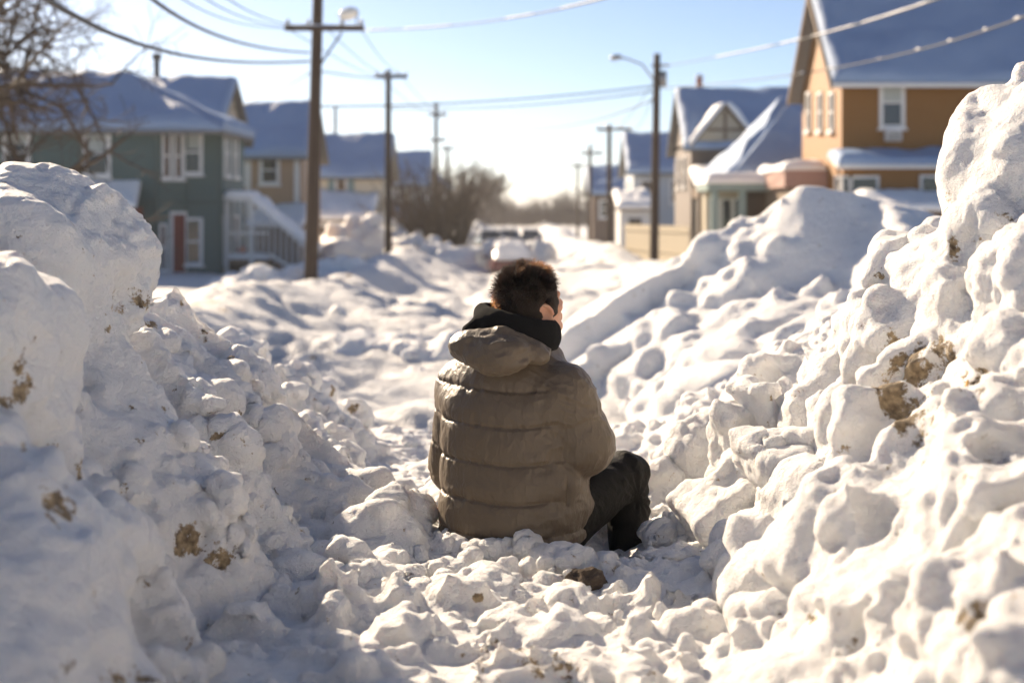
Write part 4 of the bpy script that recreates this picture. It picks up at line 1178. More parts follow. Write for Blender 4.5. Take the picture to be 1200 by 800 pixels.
window(gh, F, pX(20, 44), pZ(208, 44), pZ(150, 44), 0.86, 0.12, curtain=0.3)
window(gh, F, pX(60, 44), pZ(320, 44), pZ(262, 44), 0.9, 0.12)
window(gh, FB, pX(226, 44.9), pZ(205, 44.9), pZ(152, 44.9), 0.64, 0.10, curtain=0.4)
window(gh, FB, pX(226, 44.9), pZ(311, 44.9), pZ(255, 44.9), 0.64, 0.10)
cant = wall_map((-11, 44), (0.614, 0.789), (0.789, -0.614))
window(gh, cant, 0.36, pZ(210, 44.3), pZ(155, 44.3), 0.36, 0.08); window(gh, cant, 0.82, pZ(210, 44.3), pZ(155, 44.3), 0.36, 0.08)
window(gh, cant, 0.22, pZ(318, 44.3), pZ(262, 44.3), 0.30, 0.07)
m = MB(); fbox(m, cant, 0.60, 1.08, 0.0, 2.12, 0.0, 0.05); dr_ = m.build('door', M_REDDOOR, gh)
m = MB(); fbox(m, cant, 0.50, 0.59, 0.0, 2.22, 0.0, 0.07); fbox(m, cant, 1.085, 1.135, 0.0, 2.22, 0.0, 0.07); fbox(m, cant, 0.592, 1.083, 2.13, 2.22, 0.0, 0.07); m.build('door_frame', M_WHITE, dr_)
m = MB(); fbox(m, cant, 0.66, 0.70, 1.0, 1.08, 0.052, 0.09); m.build('handle', M_METAL, dr_)
SR = right_side(-9.2)
for yy in (45.7, 47.2):
    window(gh, SR, yy, pZ(208, 46), pZ(152, 46), 0.75, 0.10); window(gh, SR, yy, pZ(308, 46), pZ(252, 46), 0.75, 0.10)
m = MB()
zb = pZ(237, 44)
fbox(m, F, -22, -11, zb - 0.07, zb + 0.07, 0, 0.03); fbox(m, cant, 0, 1.14, zb - 0.07, zb + 0.07, 0, 0.03); fbox(m, FB, -10.3, -9.2, zb - 0.07, zb + 0.07, 0, 0.03)
m.build('belt_board', M_TEALD, gh)
m = MB()
for x, y in ((-11, 44), (-10.3, 44.9), (-9.2, 44.9)): m.box(x - 0.07, x + 0.07, y - 0.045, y + 0.05, -0.4, 4.9)
m.build('corner_board', M_TEALD, gh)
m = MB(); m.tube([(pX(187, 52.5), 52.1, 6.8), (pX(187, 52.5), 52.1, 7.75)], 0.11, 10); m.tube([(pX(187, 52.5), 52.1, 7.76), (pX(187, 52.5), 52.1, 7.98)], 0.17, 10); m.build('vent_pipe', M_METAL, gh)
# hooded side door with its red brick front
x0, x1 = pX(92, 43), pX(163, 43)
hd = roof_panel(gh, [(x0, 42.7, 2.35), (x1, 42.7, 2.35), (x1 - 0.2, 44, 3.1), (x0, 44, 3.1)], 0.10, M_WOOD, 0.16, 31)
MB().box(x0 + 0.2, x1 - 0.15, 43.1, 43.99, -0.5, 2.35).build('porch', M_BRICK, gh)
# stair with a snow laden sloping cover
ys0, ys1 = 45.4, 47.0
deck = MB().box(-9.18, -7.8, ys0, ys1, 0.55, 0.70).build('porch_deck', M_WOOD, gh)
snow_sheet(deck, [(-9.1, ys0, 0.70), (-7.8, ys0, 0.70), (-7.8, ys1, 0.70), (-9.1, ys1, 0.70)], 0.18, 41, 0.05)
cz = pZ(232, 45.4)
cv = MB().slab([(-9.18, ys0 - .15, cz), (-8.3, ys0 - .15, cz - 0.02), (-8.3, ys1, cz - 0.02), (-9.18, ys1, cz)], (0, 0, -0.1)).slab([(-8.298, ys0 - .15, cz - 0.02), (-6.35, ys0 - .15, 0.92), (-6.35, ys1, 0.92), (-8.298, ys1, cz - 0.02)], (0, 0, -0.1)).build('stair_cover', M_WHITE, gh)
snow_sheet(cv, [(-9.18, ys0 - .15, cz), (-8.25, ys0 - .15, cz), (-8.25, ys1, cz), (-9.18, ys1, cz)], 0.24, 42, 0.08)
snow_sheet(cv, [(-8.32, ys0 - .15, cz - 0.02), (-6.3, ys0 - .15, 0.92), (-6.3, ys1, 0.92), (-8.32, ys1, cz - 0.02)], 0.22, 43, 0.0, rough=0.35)
for i in range(15):
    x = -9.05 + i * 0.185
    top = cz - 0.12 if x < -8.3 else cz - 0.14 - (x + 8.3) * (cz - 0.94) / 1.95
    lo = 0.72 if x < -7.8 else 0.70 - (x + 7.8) * 0.45
    if top - lo > 0.15: MB().box(x - 0.022, x + 0.022, ys0 - 0.02, ys0 + 0.03, lo, top - 0.004).build('picket', M_WHITE, gh)
for x, t in ((-9.1, cz - 0.12), (-8.3, cz - 0.14), (-6.5, 0.9)): MB().box(x - 0.06, x + 0.06, ys0 - 0.08, ys0 - 0.023, -0.5, t - 0.03).build('porch_post', M_WHITE, gh)
rl = MB().slab([(-9.1, ys0 - 0.14, 1.50), (-7.8, ys0 - 0.14, 1.50), (-7.8, ys0 - 0.082, 1.50), (-9.1, ys0 - 0.082, 1.50)], (0, 0, 0.07)).build('handrail', M_WHITE, gh)
for k in range(4):
    st_ = MB().box(-7.78 + k * 0.33, -7.46 + k * 0.33, ys0 + 0.05, ys1, -0.4, 0.5 - k * 0.17).build('step', M_WOOD, gh)
m = MB().tube([(-7.7, ys0 - 0.10, 0.85), (-6.2, ys0 - 0.10, -0.05)], 0.05, 6); r_ = m.build('handrail', M_WHITE, gh)
MB().box(-9.17, -7.82, ys0 + 0.1, ys1 - 0.1, -0.5, 0.548).build('crawl_space', M_DARK, gh)
M_ORANGE = simple('faded_orange_plastic', (0.55, 0.16, 0.06), 0.5, 0.1)
bm = bmesh.new(); bmesh.ops.create_uvsphere(bm, u_segments=16, v_segments=10, radius=0.17)
for v_ in bm.verts:
    a_ = math.atan2(v_.co.y, v_.co.x); k_ = 1 + 0.07 * math.cos(8 * a_); v_.co.x *= k_; v_.co.y *= k_; v_.co.z *= 0.8
bm.transform(Matrix.Translation((pX(284, 45.9), 45.9, 0.98))); me = bpy.data.meshes.new('pumpkin'); bm.to_mesh(me); bm.free()
o = link_mesh('pumpkin', me, M_ORANGE, None, True); tag(o, 'small orange pumpkin left on the snowy porch deck', 'pumpkin')
MB().tube([(pX(284, 45.9), 45.9, 1.1), (pX(284, 45.9) + 0.03, 45.9, 1.19)], [0.03, 0.02], 6).build('stalk', M_WOOD, o)

# ---------------------------------------------------------------- tan house
M_TAN = siding('tan_siding', (0.40, 0.27, 0.17)); M_BROWN = siding('brown_boards', (0.17, 0.11, 0.075), 0.16)
th_ = empty('tan_house', (-11, 60, 0), 'tan clapboard house with pale window trim behind the green house', 'house', 'houses along the left side of the street')
MB().box(-15, -8.55, 58, 63.5, -0.5, 4.65).build('wall', M_TAN, th_)
gable_x(th_, -15, -8.55, 58, 63.5, 4.65, 6.75, ov=0.35, seed=51, wallmat=M_TAN)
window(th_, front(58), pX(316, 58), pZ(217, 58), pZ(182, 58), 0.85, 0.14); window(th_, front(58), pX(280, 58), pZ(217, 58), pZ(182, 58), 0.7, 0.14)
m = MB()
for u in (291, 348): m.box(pX(u, 58) - 0.11, pX(u, 58) + 0.11, 57.955, 58.02, 0, 4.55)
m.build('corner_board', M_WHITE, th_)
window(th_, right_side(-8.55), 60.5, 2.9, 4.2, 0.9, 0.12)
m = MB(); fbox(m, front(58), -15, -8.6, 4.4, 4.62, 0, 0.04); m.build('frieze_board', M_WHITE, th_)
lean = MB().box(-10.2, -8.3, 55.2, 57.98, -0.5, 1.65).build('lean_to', M_BROWN, th_)
roof_panel(th_, [(-10.4, 55.0, 1.6), (-8.1, 55.0, 1.6), (-8.1, 57.95, 2.35), (-10.4, 57.95, 2.35)], 0.1, M_WOOD, 0.25, 55)

# ---------------------------------------------------------------- cream house with teal panel
M_CRM = siding('cream_siding', (0.74, 0.66, 0.50)); M_TEALL = siding('light_teal_siding', (0.22, 0.33, 0.33))
ch = empty('cream_house', (-8.5, 78, 0), 'cream house with a teal gable strip behind the first left pole', 'house', 'houses along the left side of the street')
MB().box(-12.5, -6.9, 76, 82, -0.5, 4.25).build('wall', M_CRM, ch)
gable_x(ch, -12.5, -6.9, 76, 82, 4.25, 6.35, ov=0.4, seed=61, wallmat=M_CRM)
m = MB(); fbox(m, front(76), pX(385, 76), pX(415, 76), 1.6, 4.1, 0, 0.05); m.build('teal_panel', M_TEALL, ch)
window(ch, wall_map((0, 75.95), (1, 0), (0, -1)), pX(400, 76), pZ(240, 76), pZ(208, 76), 0.7, 0.14)
window(ch, right_side(-6.9), 78, 2.6, 3.9, 0.9, 0.14); window(ch, right_side(-6.9), 80.4, 2.6, 3.9, 0.9, 0.14)
MB().box(-10.6, -7.3, 72.8, 75.98, -0.5, 1.75).build('porch', M_WHITE, ch)
roof_panel(ch, [(-10.8, 72.6, 1.75), (-7.1, 72.6, 1.75), (-7.1, 75.96, 2.95), (-10.8, 75.96, 2.95)], 0.1, M_WOOD, 0.4, 65)
window(ch, front(72.8), -9.6, 0.5, 1.5, 0.8, 0.1, sill=False); window(ch, front(72.8), -8.3, 0.5, 1.5, 0.8, 0.1, sill=False)
M_RED = simple('red_plastic', (0.30, 0.04, 0.03), 0.5, 0.1)
m = MB().hexa([(pX(420, 72), 72.0, 0.2), (pX(431, 72), 72.0, 0.2), (pX(431, 72), 72.4, 0.2), (pX(420, 72), 72.4, 0.2)], [(pX(419, 72), 71.95, 1.55), (pX(432, 72), 71.95, 1.55), (pX(432, 72), 72.45, 1.55), (pX(419, 72), 72.45, 1.55)])
wb = m.build('wheelie_bin', M_RED, None); tag(wb, 'small red bin half buried beside the cream house porch', 'bin')
lid = MB().box(pX(418.5, 72), pX(432.5, 72), 71.9, 72.5, 1.555, 1.62).build('lid', M_RED, wb, False, 0.02)
snow_sheet(lid, [(pX(419, 72), 71.92, 1.62), (pX(432, 72), 71.92, 1.62), (pX(432, 72), 72.48, 1.62), (pX(419, 72), 72.48, 1.62)], 0.14, 66, name='lid_snow')

# ---------------------------------------------------------------- blue-grey house and a far one on the left
M_BLUEW = siding('blue_grey_siding', (0.34, 0.36, 0.37), 0.16); M_PALE = siding('pale_siding', (0.55, 0.53, 0.48), 0.16)
bh = empty('blue_grey_house', (-7.5, 98, 0), 'blue grey house with snowy roof partly behind the bare bush', 'house', 'houses along the left side of the street')
MB().box(-10.2, -5.9, 96, 102, -0.5, 4.1).build('wall', M_BLUEW, bh)
gable_x(bh, -10.2, -5.9, 96, 102, 4.1, 6.2, ov=0.35, seed=71, wallmat=M_PALE)
for x in (-9.2, -7.2): window(bh, front(96), x, 2.2, 3.6, 0.9, 0.14)
window(bh, right_side(-5.9), 98, 2.2, 3.6, 0.9, 0.14)
roof_panel(bh, [(-10.2, 93.6, 1.6), (-6.0, 93.6, 1.6), (-6.0, 95.9, 2.2), (-10.2, 95.9, 2.2)], 0.1, M_WOOD, 0.35, 75)
for x in (-10.0, -8.2, -6.2): MB().box(x - 0.08, x + 0.08, 93.7, 93.86, -0.4, 1.48).build('porch_post', M_WHITE, bh)
fh = empty('far_house', (-8, 122, 0), 'small pale house farthest down the left side', 'house', 'houses along the left side of the street')
MB().box(-9.4, -5.6, 120, 126, -0.5, 4.2).build('wall', M_PALE, fh)
gable_y(fh, -9.4, -5.6, 120, 126, 4.2, 5.9, seed=81, wallmat=M_PALE)
for x in (-8.4, -6.6): window(fh, front(120), x, 2.2, 3.6, 0.9, 0.14)

# ---------------------------------------------------------------- orange house (right)
M_ORG = siding('orange_siding', (0.25, 0.105, 0.010), 0.12); M_PINK = simple('dusty_pink_fascia', (0.38, 0.24, 0.20), 0.7)
oh = empty('orange_house', (12.5, 47, 0), 'tall orange clapboard house with snowy roof above the right bank', 'house', 'houses along the right side of the street')
MB().box(10.2, 15.0, 44, 50, -0.5, 6.5).build('wall', M_ORG, oh)
gable_x(oh, 10.2, 20.5, 44, 50, 6.5, 9.45, ov=0.38, snow=0.34, seed=91)
MB().prism([(10.2, 44, 6.5), (10.2, 50, 6.5), (10.2, 47, 9.3)], (0.14, 0, 0)).build('gable', M_ORG, oh)
MB().box(15.004, 20.5, 44.25, 50, -0.5, 6.5).build('wall', M_PALE, oh)
m = MB(); m.slab([(9.80, 43.58, 5.92), (9.80, 47, 9.25), (9.80, 47, 9.47), (9.80, 43.58, 6.14)], (-0.05, 0, 0)); m.slab([(9.80, 50.42, 5.92), (9.80, 47.004, 9.25), (9.80, 47.004, 9.47), (9.80, 50.42, 6.14)], (-0.05, 0, 0)); m.build('barge_board', M_WOOD, oh)
OF, OL = front(44), left_side(10.2)
window(oh, OF, pX(1045, 44), pZ(151, 44), pZ(90, 44), 0.80, 0.12, curtain=0.52)
for u in (948.5, 962, 975.5):
    y = 10.2 * K / (u - 600); window(oh, OL, y, pZ(155, y), pZ(108, y), 0.66, 0.09)
m = MB(); fbox(m, OL, 46.7, 47.3, 7.75, 8.35, 0, 0.06); m.build('attic_vent', M_WOOD, oh)
ac = MB(); fbox(ac, OF, pX(1036, 44), pX(1054, 44), pZ(166, 44), pZ(153.5, 44), 0, 0.32); a_ = ac.build('air_conditioner', M_WHITE, oh, False, 0.02)
ac = MB()
for k in range(5): fbox(ac, OF, pX(1037.5, 44), pX(1052.5, 44), pZ(165 - k * 2.2, 44), pZ(163.9 - k * 2.2, 44), 0.321, 0.328)
ac.build('grille', M_METAL, a_)
snow_sheet(a_, [(pX(1036, 44), 43.68, pZ(153.5, 44)), (pX(1054, 44), 43.68, pZ(153.5, 44)), (pX(1054, 44), 43.99, pZ(153.5, 44)), (pX(1036, 44), 43.99, pZ(153.5, 44))], 0.08, 92, name='snow')
m = MB().tube([(14.93, 43.93, -0.3), (14.93, 43.93, 6.2)], 0.055, 8); m.build('downspout', M_WHITE, oh)
m = MB(); m.box(10.2 - 0.38, 20.8, 43.50, 43.60, 6.02, 6.15); m.build('gutter', M_WHITE, oh)
# ground floor bay with its snow shelf
MB().box(9.95, 13.7, 42.75, 43.998, -0.5, 3.62).build('bay', M_ORG, oh)
roof_panel(oh, [(9.75, 42.5, 3.62), (13.9, 42.5, 3.62), (13.9, 43.96, 3.98), (9.75, 43.96, 3.98)], 0.12, M_WHITE, 0.26, 95, 0.06)
bf = front(42.75)
window(oh, bf, pX(1012, 42.75), pZ(234, 42.75), pZ(206, 42.75), 0.92, 0.08, rail=False, sill=False)
window(oh, bf, pX(992, 42.75), pZ(234, 42.75), pZ(206, 42.75), 0.34, 0.06, rail=False, sill=False)
window(oh, bf, pX(1094, 42.75), pZ(234, 42.75), pZ(205, 42.75), 0.86, 0.08, rail=False, sill=False)
window(oh, left_side(9.95), 43.3, pZ(234, 43), pZ(206, 43), 0.7, 0.08, rail=False, sill=False)
MB().box(10.4, 13.0, 40.6, 42.74, -0.5, 2.25).build('porch', M_BROWN, oh)
roof_panel(oh, [(10.1, 40.3, 2.25), (13.3, 40.3, 2.25), (13.3, 42.70, 2.62), (10.1, 42.70, 2.62)], 0.12, M_WOOD, 0.30, 97, 0.08)
# side porch with pink fascia
MB().box(9.0, 10.19, 46.2, 50.5, -0.5, 3.0).build('side_porch', M_WOOD, oh)
window(oh, front(46.2), 9.55, 1.9, 2.75, 0.8, 0.08, rail=False, sill=False)
sp_ = MB().box(8.8, 10.18, 45.9, 50.7, 3.004, 3.55).build('fascia', M_PINK, oh)
snow_sheet(sp_, [(8.75, 45.85, 3.55), (10.18, 45.85, 3.55), (10.18, 50.7, 3.55), (8.75, 50.7, 3.55)], 0.3, 98, 0.06)

# ---------------------------------------------------------------- houses with porches right of the tall pole
M_GREYB = siding('grey_brown_siding', (0.15, 0.115, 0.09), 0.15); M_PORT = simple('pale_green_paint', (0.27, 0.35, 0.33), 0.6, 0.08)
ph = empty('porch_house', (9.5, 55, 0), 'low house with hipped snowy roof and pale green columned porch', 'house', 'houses along the right side of the street')
MB().box(8.4, 13.8, 52.4, 58, -0.5, 3.85).build('wall', M_GREYB, ph)
hip(ph, 8.4, 13.8, 52.4, 58, 3.85, 6.5, 2.5, ov=0.5, snow=0.35, seed=101)
porch_y = 49.6
pb = MB().box(6.95, 9.3, porch_y, 52.38, -0.5, 0.62).build('porch_deck', M_PORT, ph)
pr = MB().box(6.8, 9.4, porch_y - 0.15, 52.36, 2.95, 3.18).build('porch_roof', M_PORT, ph)
snow_sheet(pr, [(6.75, porch_y - 0.2, 3.18), (9.4, porch_y - 0.2, 3.18), (9.4, 52.36, 3.18), (6.75, 52.36, 3.18)], 0.34, 102, 0.06)
for x in (7.08, 8.05, 9.15): MB().box(x - 0.12, x + 0.12, porch_y + 0.02, porch_y + 0.22, 0.624, 2.946).build('column', M_PORT, ph)
MB().box(7.0, 8.4, 51.4, 52.39, 0.624, 2.94).build('porch_wall', M_CREAM, ph)
for x in (7.3, 7.75, 8.18): window(ph, front(51.4), x, 1.35, 2.7, 0.42, 0.06, rail=False, sill=False)
rr2 = MB(); rr2.box(7.22, 9.0, porch_y + 0.08, porch_y + 0.14, 1.35, 1.42)
for i in range(12): rr2.box(7.28 + i * 0.15, 7.32 + i * 0.15, porch_y + 0.085, porch_y + 0.135, 0.63, 1.346)
rr2.build('railing', M_WHITE, ph)

gr = empty('gabled_house', (10, 65, 0), 'brown house with a front gable dormer and blue shaded snowy roof', 'house', 'houses along the right side of the street')
MB().box(7.55, 13.5, 60, 66, -0.5, 5.1).build('wall', M_GREYB, gr)
gable_x(gr, 7.55, 13.5, 60, 66, 5.1, 7.55, ov=0.35, snow=0.32, seed=111, wallmat=M_GREYB)
gd = MB().prism([(7.75, 59.6, 5.15), (10.1, 59.6, 5.15), (8.93, 59.6, 6.55)], (0, 2.2, 0)).build('dormer', M_CREAM, gr)
roof_panel(gd, [(7.5, 62.0, 4.98), (7.5, 59.3, 4.98), (8.92, 59.3, 6.72), (8.92, 62.0, 6.72)], 0.1, M_WOOD, 0.25, 113); roof_panel(gd, [(10.35, 59.3, 4.98), (10.35, 62.0, 4.98), (8.926, 62.0, 6.72), (8.926, 59.3, 6.72)], 0.1, M_WOOD, 0.25, 114)
m = MB(); fbox(m, front(59.6), 8.86, 9.0, 5.2, 6.4, 0, 0.05); fbox(m, front(59.6), 8.2, 9.66, 5.55, 5.68, 0, 0.04); m.build('dormer_beam', M_WOOD, gr)
MB().box(7.6, 10.2, 58.0, 59.98, 2.75, 3.2).build('porch_roof', M_WOOD, gr)
snow_sheet(gr, [(7.45, 57.8, 3.2), (10.3, 57.8, 3.2), (10.3, 59.95, 3.9), (7.45, 59.95, 3.9)], 0.42, 115, 0.1, rough=0.4)
for x in (7.75, 10.05): MB().box(x - 0.13, x + 0.13, 58.05, 58.3, -0.4, 2.746).build('porch_post', M_WOOD, gr)
MB().box(7.7, 10.1, 58.4, 59.97, -0.4, 2.74).build('porch_wall', M_DARK, gr)
window(gr, front(58.4), 8.4, 0.9, 2.3, 0.6, 0.08, sill=False); window(gr, front(58.4), 9.2, 0.9, 2.3, 0.6, 0.08, sill=False)
for y in (62, 64.2): window(gr, left_side(7.55), y, 3.2, 4.6, 0.8, 0.1)
m = MB().tube([(8.3, 63, 7.4), (8.3, 63, 8.1)], 0.14, 8); c_ = m.build('chimney', M_BRICK, gr)
snow_sheet(c_, [(8.12, 62.82, 8.1), (8.48, 62.82, 8.1), (8.48, 63.18, 8.1), (8.12, 63.18, 8.1)], 0.2, 116, name='chimney_snow', nu=12, nv=12)

M_PB = siding('pale_blue_siding', (0.48, 0.52, 0.55), 0.16)
pbh = empty('pale_blue_house', (8, 84, 0), 'pale blue house with steep blue shaded roof behind the tall right pole', 'house', 'houses along the right side of the street')
MB().box(6.9, 10.5, 81, 87, -0.5, 4.6).build('wall', M_PB, pbh)
gable_x(pbh, 6.9, 10.5, 81, 87, 4.6, 6.75, ov=0.4, snow=0.32, seed=121, wallmat=M_PB)
for x in (7.7, 9.4): window(pbh, front(81), x, 2.6, 4.0, 0.9, 0.14)
window(pbh, left_side(6.9), 84, 2.6, 4.0, 0.9, 0.14)
MB().box(5.9, 7.6, 77.5, 80.98, -0.5, 2.3).build('porch', M_WHITE, pbh)
roof_panel(pbh, [(5.7, 77.2, 2.3), (7.8, 77.2, 2.3), (7.8, 80.95, 3.2), (5.7, 80.95, 3.2)], 0.1, M_WOOD, 0.5, 125, 0.1, rough=0.4)
window(pbh, front(77.5), 6.7, 0.7, 1.9, 0.9, 0.1, sill=False)
wh = empty('white_cottage', (7, 106, 0), 'small brown and white cottage far down the right side', 'house', 'houses along the right side of the street')
MB().box(5.9, 10.5, 104, 110, -0.5, 3.6).build('wall', M_BROWN, wh)
gable_x(wh, 5.9, 10.5, 104, 110, 3.6, 5.4, ov=0.4, snow=0.35, seed=131, wallmat=M_BROWN)
for x in (6.8, 8.6): window(wh, front(104), x, 1.6, 3.0, 0.9, 0.14)
window(wh, left_side(5.9), 107, 1.6, 3.0, 0.9, 0.14)
# ================================================================== poles, wires, trees, cars, bits
M_POLE = simple('pole_timber', (0.060, 0.038, 0.026), 0.85, 0.3, 6.0, bump=0.8, bscale=25.0, stretch=(3, 3, 0.25))
M_WIRE = simple('cable_black', (0.035, 0.034, 0.033), 0.6, 0.2)
M_CER = simple('grey_ceramic', (0.35, 0.33, 0.31), 0.3, 0.1)
M_GALV = simple('galvanised_steel', (0.30, 0.31, 0.32), 0.45, 0.15, metal=0.5)
def pole(u, d, ztop, r, lean, arms, label, zb=-0.6, insul=True):
    x, y = pX(u, d), d
    root = empty('utility_pole', (x, y, 0.0), label, 'utility pole', 'utility poles along the street')
    n = 9; pts = [(x + lean * t, y, zb + (ztop - zb) * t) for t in np.linspace(0, 1, n)]
    MB().tube(pts, [r * (1.12 - 0.35 * t) for t in np.linspace(0, 1, n)], 14).build('pole', M_POLE, root, True)
    for (ua, ub, v, rr) in arms:
        za = pZ(v, d); xa, xb = pX(ua, d), pX(ub, d)
        a = MB().box(xa, xb, y - r * 1.0 - 0.11, y - r * 0.9, za - 0.06, za + 0.06).build('crossarm', M_POLE, root, False, 0.01)
        if insul:
            for f in (0.04, 0.3, 0.72, 0.96):
                xx_ = xa + (xb - xa) * f
                MB().tube([(xx_, y - r - 0.05, za + 0.06), (xx_, y - r - 0.05, za + 0.10), (xx_, y - r - 0.05, za + 0.12), (xx_, y - r - 0.05, za + 0.2), (xx_, y - r - 0.05, za + 0.24)], [0.02, 0.02, 0.05, 0.045, 0.02], 8).build('insulator', M_CER, a)
        snow_sheet(a, [(xa, y - r - 0.11, za + 0.06), (xb, y - r - 0.11, za + 0.06), (xb, y - r * 0.9, za + 0.06), (xa, y - r * 0.9, za + 0.06)], 0.05, int(u), name='crossarm_snow', nu=20, nv=6)
    return root, x, y
p1, x1, y1 = pole(363, 36, 8.2, 0.165, 0.22, [(335, 428, 35, 0)], 'thick brown utility pole with a lamp, nearest on the left')
# street lamp bracket and glass on the first pole
xa = pX(404, 36); z0 = pZ(35, 36)
br = MB().tube([(x1 + 0.25, y1, pZ(78, 36)), (pX(385, 36), y1 - 0.05, pZ(62, 36)), (pX(402, 36), y1 - 0.25, pZ(40, 36))], 0.03, 6).build('arm_brace', M_WIRE, p1)
lm = MB().tube([(pX(402, 36), y1 - 0.3, z0 + 0.06), (pX(403, 36), y1 - 0.3, z0 + 0.22)], 0.05, 8).build('lamp_stem', M_GALV, p1)
bm = bmesh.new(); bmesh.ops.create_uvsphere(bm, u_segments=20, v_segments=12, radius=1.0)
bm.transform(Matrix.Translation((pX(410, 36), y1 - 0.3, z0 + 0.36)) @ Matrix.Rotation(R(-18), 4, 'Y') @ Matrix.Diagonal((0.25, 0.17, 0.16, 1)))
me = bpy.data.meshes.new('lamp_head'); bm.to_mesh(me); bm.free()
M_LAMP = simple('frosted_glass', (0.82, 0.79, 0.72), 0.15, 0.04, spec=0.6)
link_mesh('lamp_head', me, M_LAMP, p1, True)
MB().tube([(pX(419, 36), y1 - 0.3, z0 + 0.1), (pX(421, 36), y1 - 0.3, z0 + 0.45)], 0.02, 6).build('lamp_bracket', M_WIRE, p1)
p2, x2, y2 = pole(455, 60, 8.15, 0.15, 0.0, [(440, 478, 91, 0)], 'plain brown utility pole with one crossarm, second on the left')
p3, x3, y3 = pole(511, 88, 8.9, 0.14, 0.0, [(503, 524, 135, 0), (504, 522, 165, 0)], 'thin utility pole with two crossarms, third on the left')
p4, x4, y4 = pole(393, 100, 9.5, 0.14, 0.0, [], 'bare thin post rising behind the cream house roof')
p5, x5, y5 = pole(524, 115, 7.4, 0.14, 0.0, [(517, 533, 175, 0)], 'faint utility pole farthest on the left, past the bush')
q1, xq1, yq1 = pole(766, 50, 7.75, 0.15, 0.12, [], 'tall brown utility pole with a long street lamp arm')
m = MB().tube([(xq1 + 0.1, yq1, pZ(98, 50)), (pX(752, 50), yq1 - 0.1, pZ(76, 50)), (pX(735, 50), yq1 - 0.2, pZ(70, 50)), (pX(722, 50), yq1 - 0.25, pZ(68, 50))], 0.035, 8); m.build('lamp_arm', M_GALV, q1, True)
m = MB().tube([(pX(729, 50), yq1 - 0.25, pZ(68.5, 50)), (pX(724, 50), yq1 - 0.25, pZ(68, 50)), (pX(718, 50), yq1 - 0.25, pZ(69, 50)), (pX(714, 50), yq1 - 0.25, pZ(70, 50))], [0.04, 0.1, 0.11, 0.03], 10); lh = m.build('lamp_head', M_GALV, q1, True)
m = MB().tube([(xq1 + 0.32, yq1 - 0.1, pZ(102, 50)), (xq1 + 0.32, yq1 - 0.1, pZ(84, 50))], 0.13, 12); m.build('transformer', M_GALV, q1, True)
MB().box(xq1 - 0.1, pX(784, 50), yq1 - 0.28, yq1 - 0.18, pZ(79, 50), pZ(76.5, 50)).build('crossarm', M_POLE, q1, False, 0.01)
q2, xq2, yq2 = pole(714, 74, 6.7, 0.14, 0.0, [(699, 740, 152, 0)], 'brown utility pole with a crossarm, second on the right')
q3, xq3, yq3 = pole(691, 94, 6.5, 0.14, 0.03, [(681, 706, 180, 0)], 'sunlit tan utility pole, third on the right')
q4, xq4, yq4 = pole(677, 125, 6.4, 0.13, 0.0, [(668, 688, 195, 0)], 'faint utility pole farthest on the right')

# ---------------------------------------------------------------- wires
def wire(pts, rad, label, snow=None, sd=0):
    """cable through three points (parabola), optional broken snow riding on it"""
    a, b, c = [np.array(P(*p)) for p in pts]
    # quadratic through b at the parameter of its horizontal distance
    t0 = np.linalg.norm((b - a)[:2]) / (np.linalg.norm((b - a)[:2]) + np.linalg.norm((c - b)[:2]))
    ctrl = (b - (1 - t0) ** 2 * a - t0 ** 2 * c) / (2 * t0 * (1 - t0))
    f = lambda t: (1 - t) ** 2 * a + 2 * t * (1 - t) * ctrl + t * t * c
    o = MB().tube([f(t) for t in np.linspace(0, 1, 40)], rad, 6).build('power_line', M_WIRE, None, True)
    tag(o, label, 'power line', 'overhead wires over the street')
    if snow:
        gs = np.random.default_rng(sd); t, end, solid, gap, th = snow[0], snow[1], snow[2], snow[3], snow[4]
        while t < end:
            s = MB()
            L = solid * gs.uniform(0.4, 1.6)
            ts = np.linspace(t, min(t + L, end), 8)
            s.tube([f(q) + np.array([0, 0, rad + th * 0.5]) for q in ts], [th * 0.3] + [th * gs.uniform(0.75, 1.15) for _ in range(6)] + [th * 0.3], 8)
            t += L + gap * gs.uniform(0.3, 1.8)
            s.build('wire_snow', M_SNOWCAP, o, True)
    return o
wire([(30, -18, 12), (200, 62, 22), (362, 72, 36)], 0.030, 'thick sagging cable at upper left, lower of the dark pair')
wire([(150, -25, 14), (270, 47, 25), (362, 62, 36)], 0.026, 'sagging cable at upper left, higher of the dark pair')
wire([(195, -14, 16), (275, 26, 26), (338, 34, 36)], 0.010, 'thin wire to the left tip of the first crossarm')
wire([(222, -14, 16), (295, 24, 26), (350, 34, 36)], 0.010, 'thin wire in the middle of the faint upper left trio')
wire([(250, -14, 16), (312, 22, 26), (362, 34, 36)], 0.010, 'thin wire on the right of the faint upper left trio')
wire([(272, 128, 52), (318, 110, 44), (362, 86, 36)], 0.018, 'service wire from the green house roof up to the first pole')
wire([(340, 36, 36), (425, 84, 50), (444, 90, 60)], 0.012, 'wire between left poles, leftmost on the crossarms')
wire([(385, 36, 36), (438, 82, 50), (456, 90, 60)], 0.012, 'wire between left poles, in the middle of the crossarms')
wire([(424, 36, 36), (456, 78, 50), (474, 90, 60)], 0.012, 'wire between left poles, rightmost on the crossarms')
wire([(366, 82, 36), (420, 90, 45), (452, 91, 60)], 0.020, 'thicker cable from the first pole to the second left pole')
wire([(446, 91, 60), (490, 128, 76), (506, 135, 88)], 0.014, 'left wire from the second pole to the third pole')
wire([(472, 91, 60), (505, 126, 76), (522, 135, 88)], 0.014, 'right wire from the second pole to the third pole')
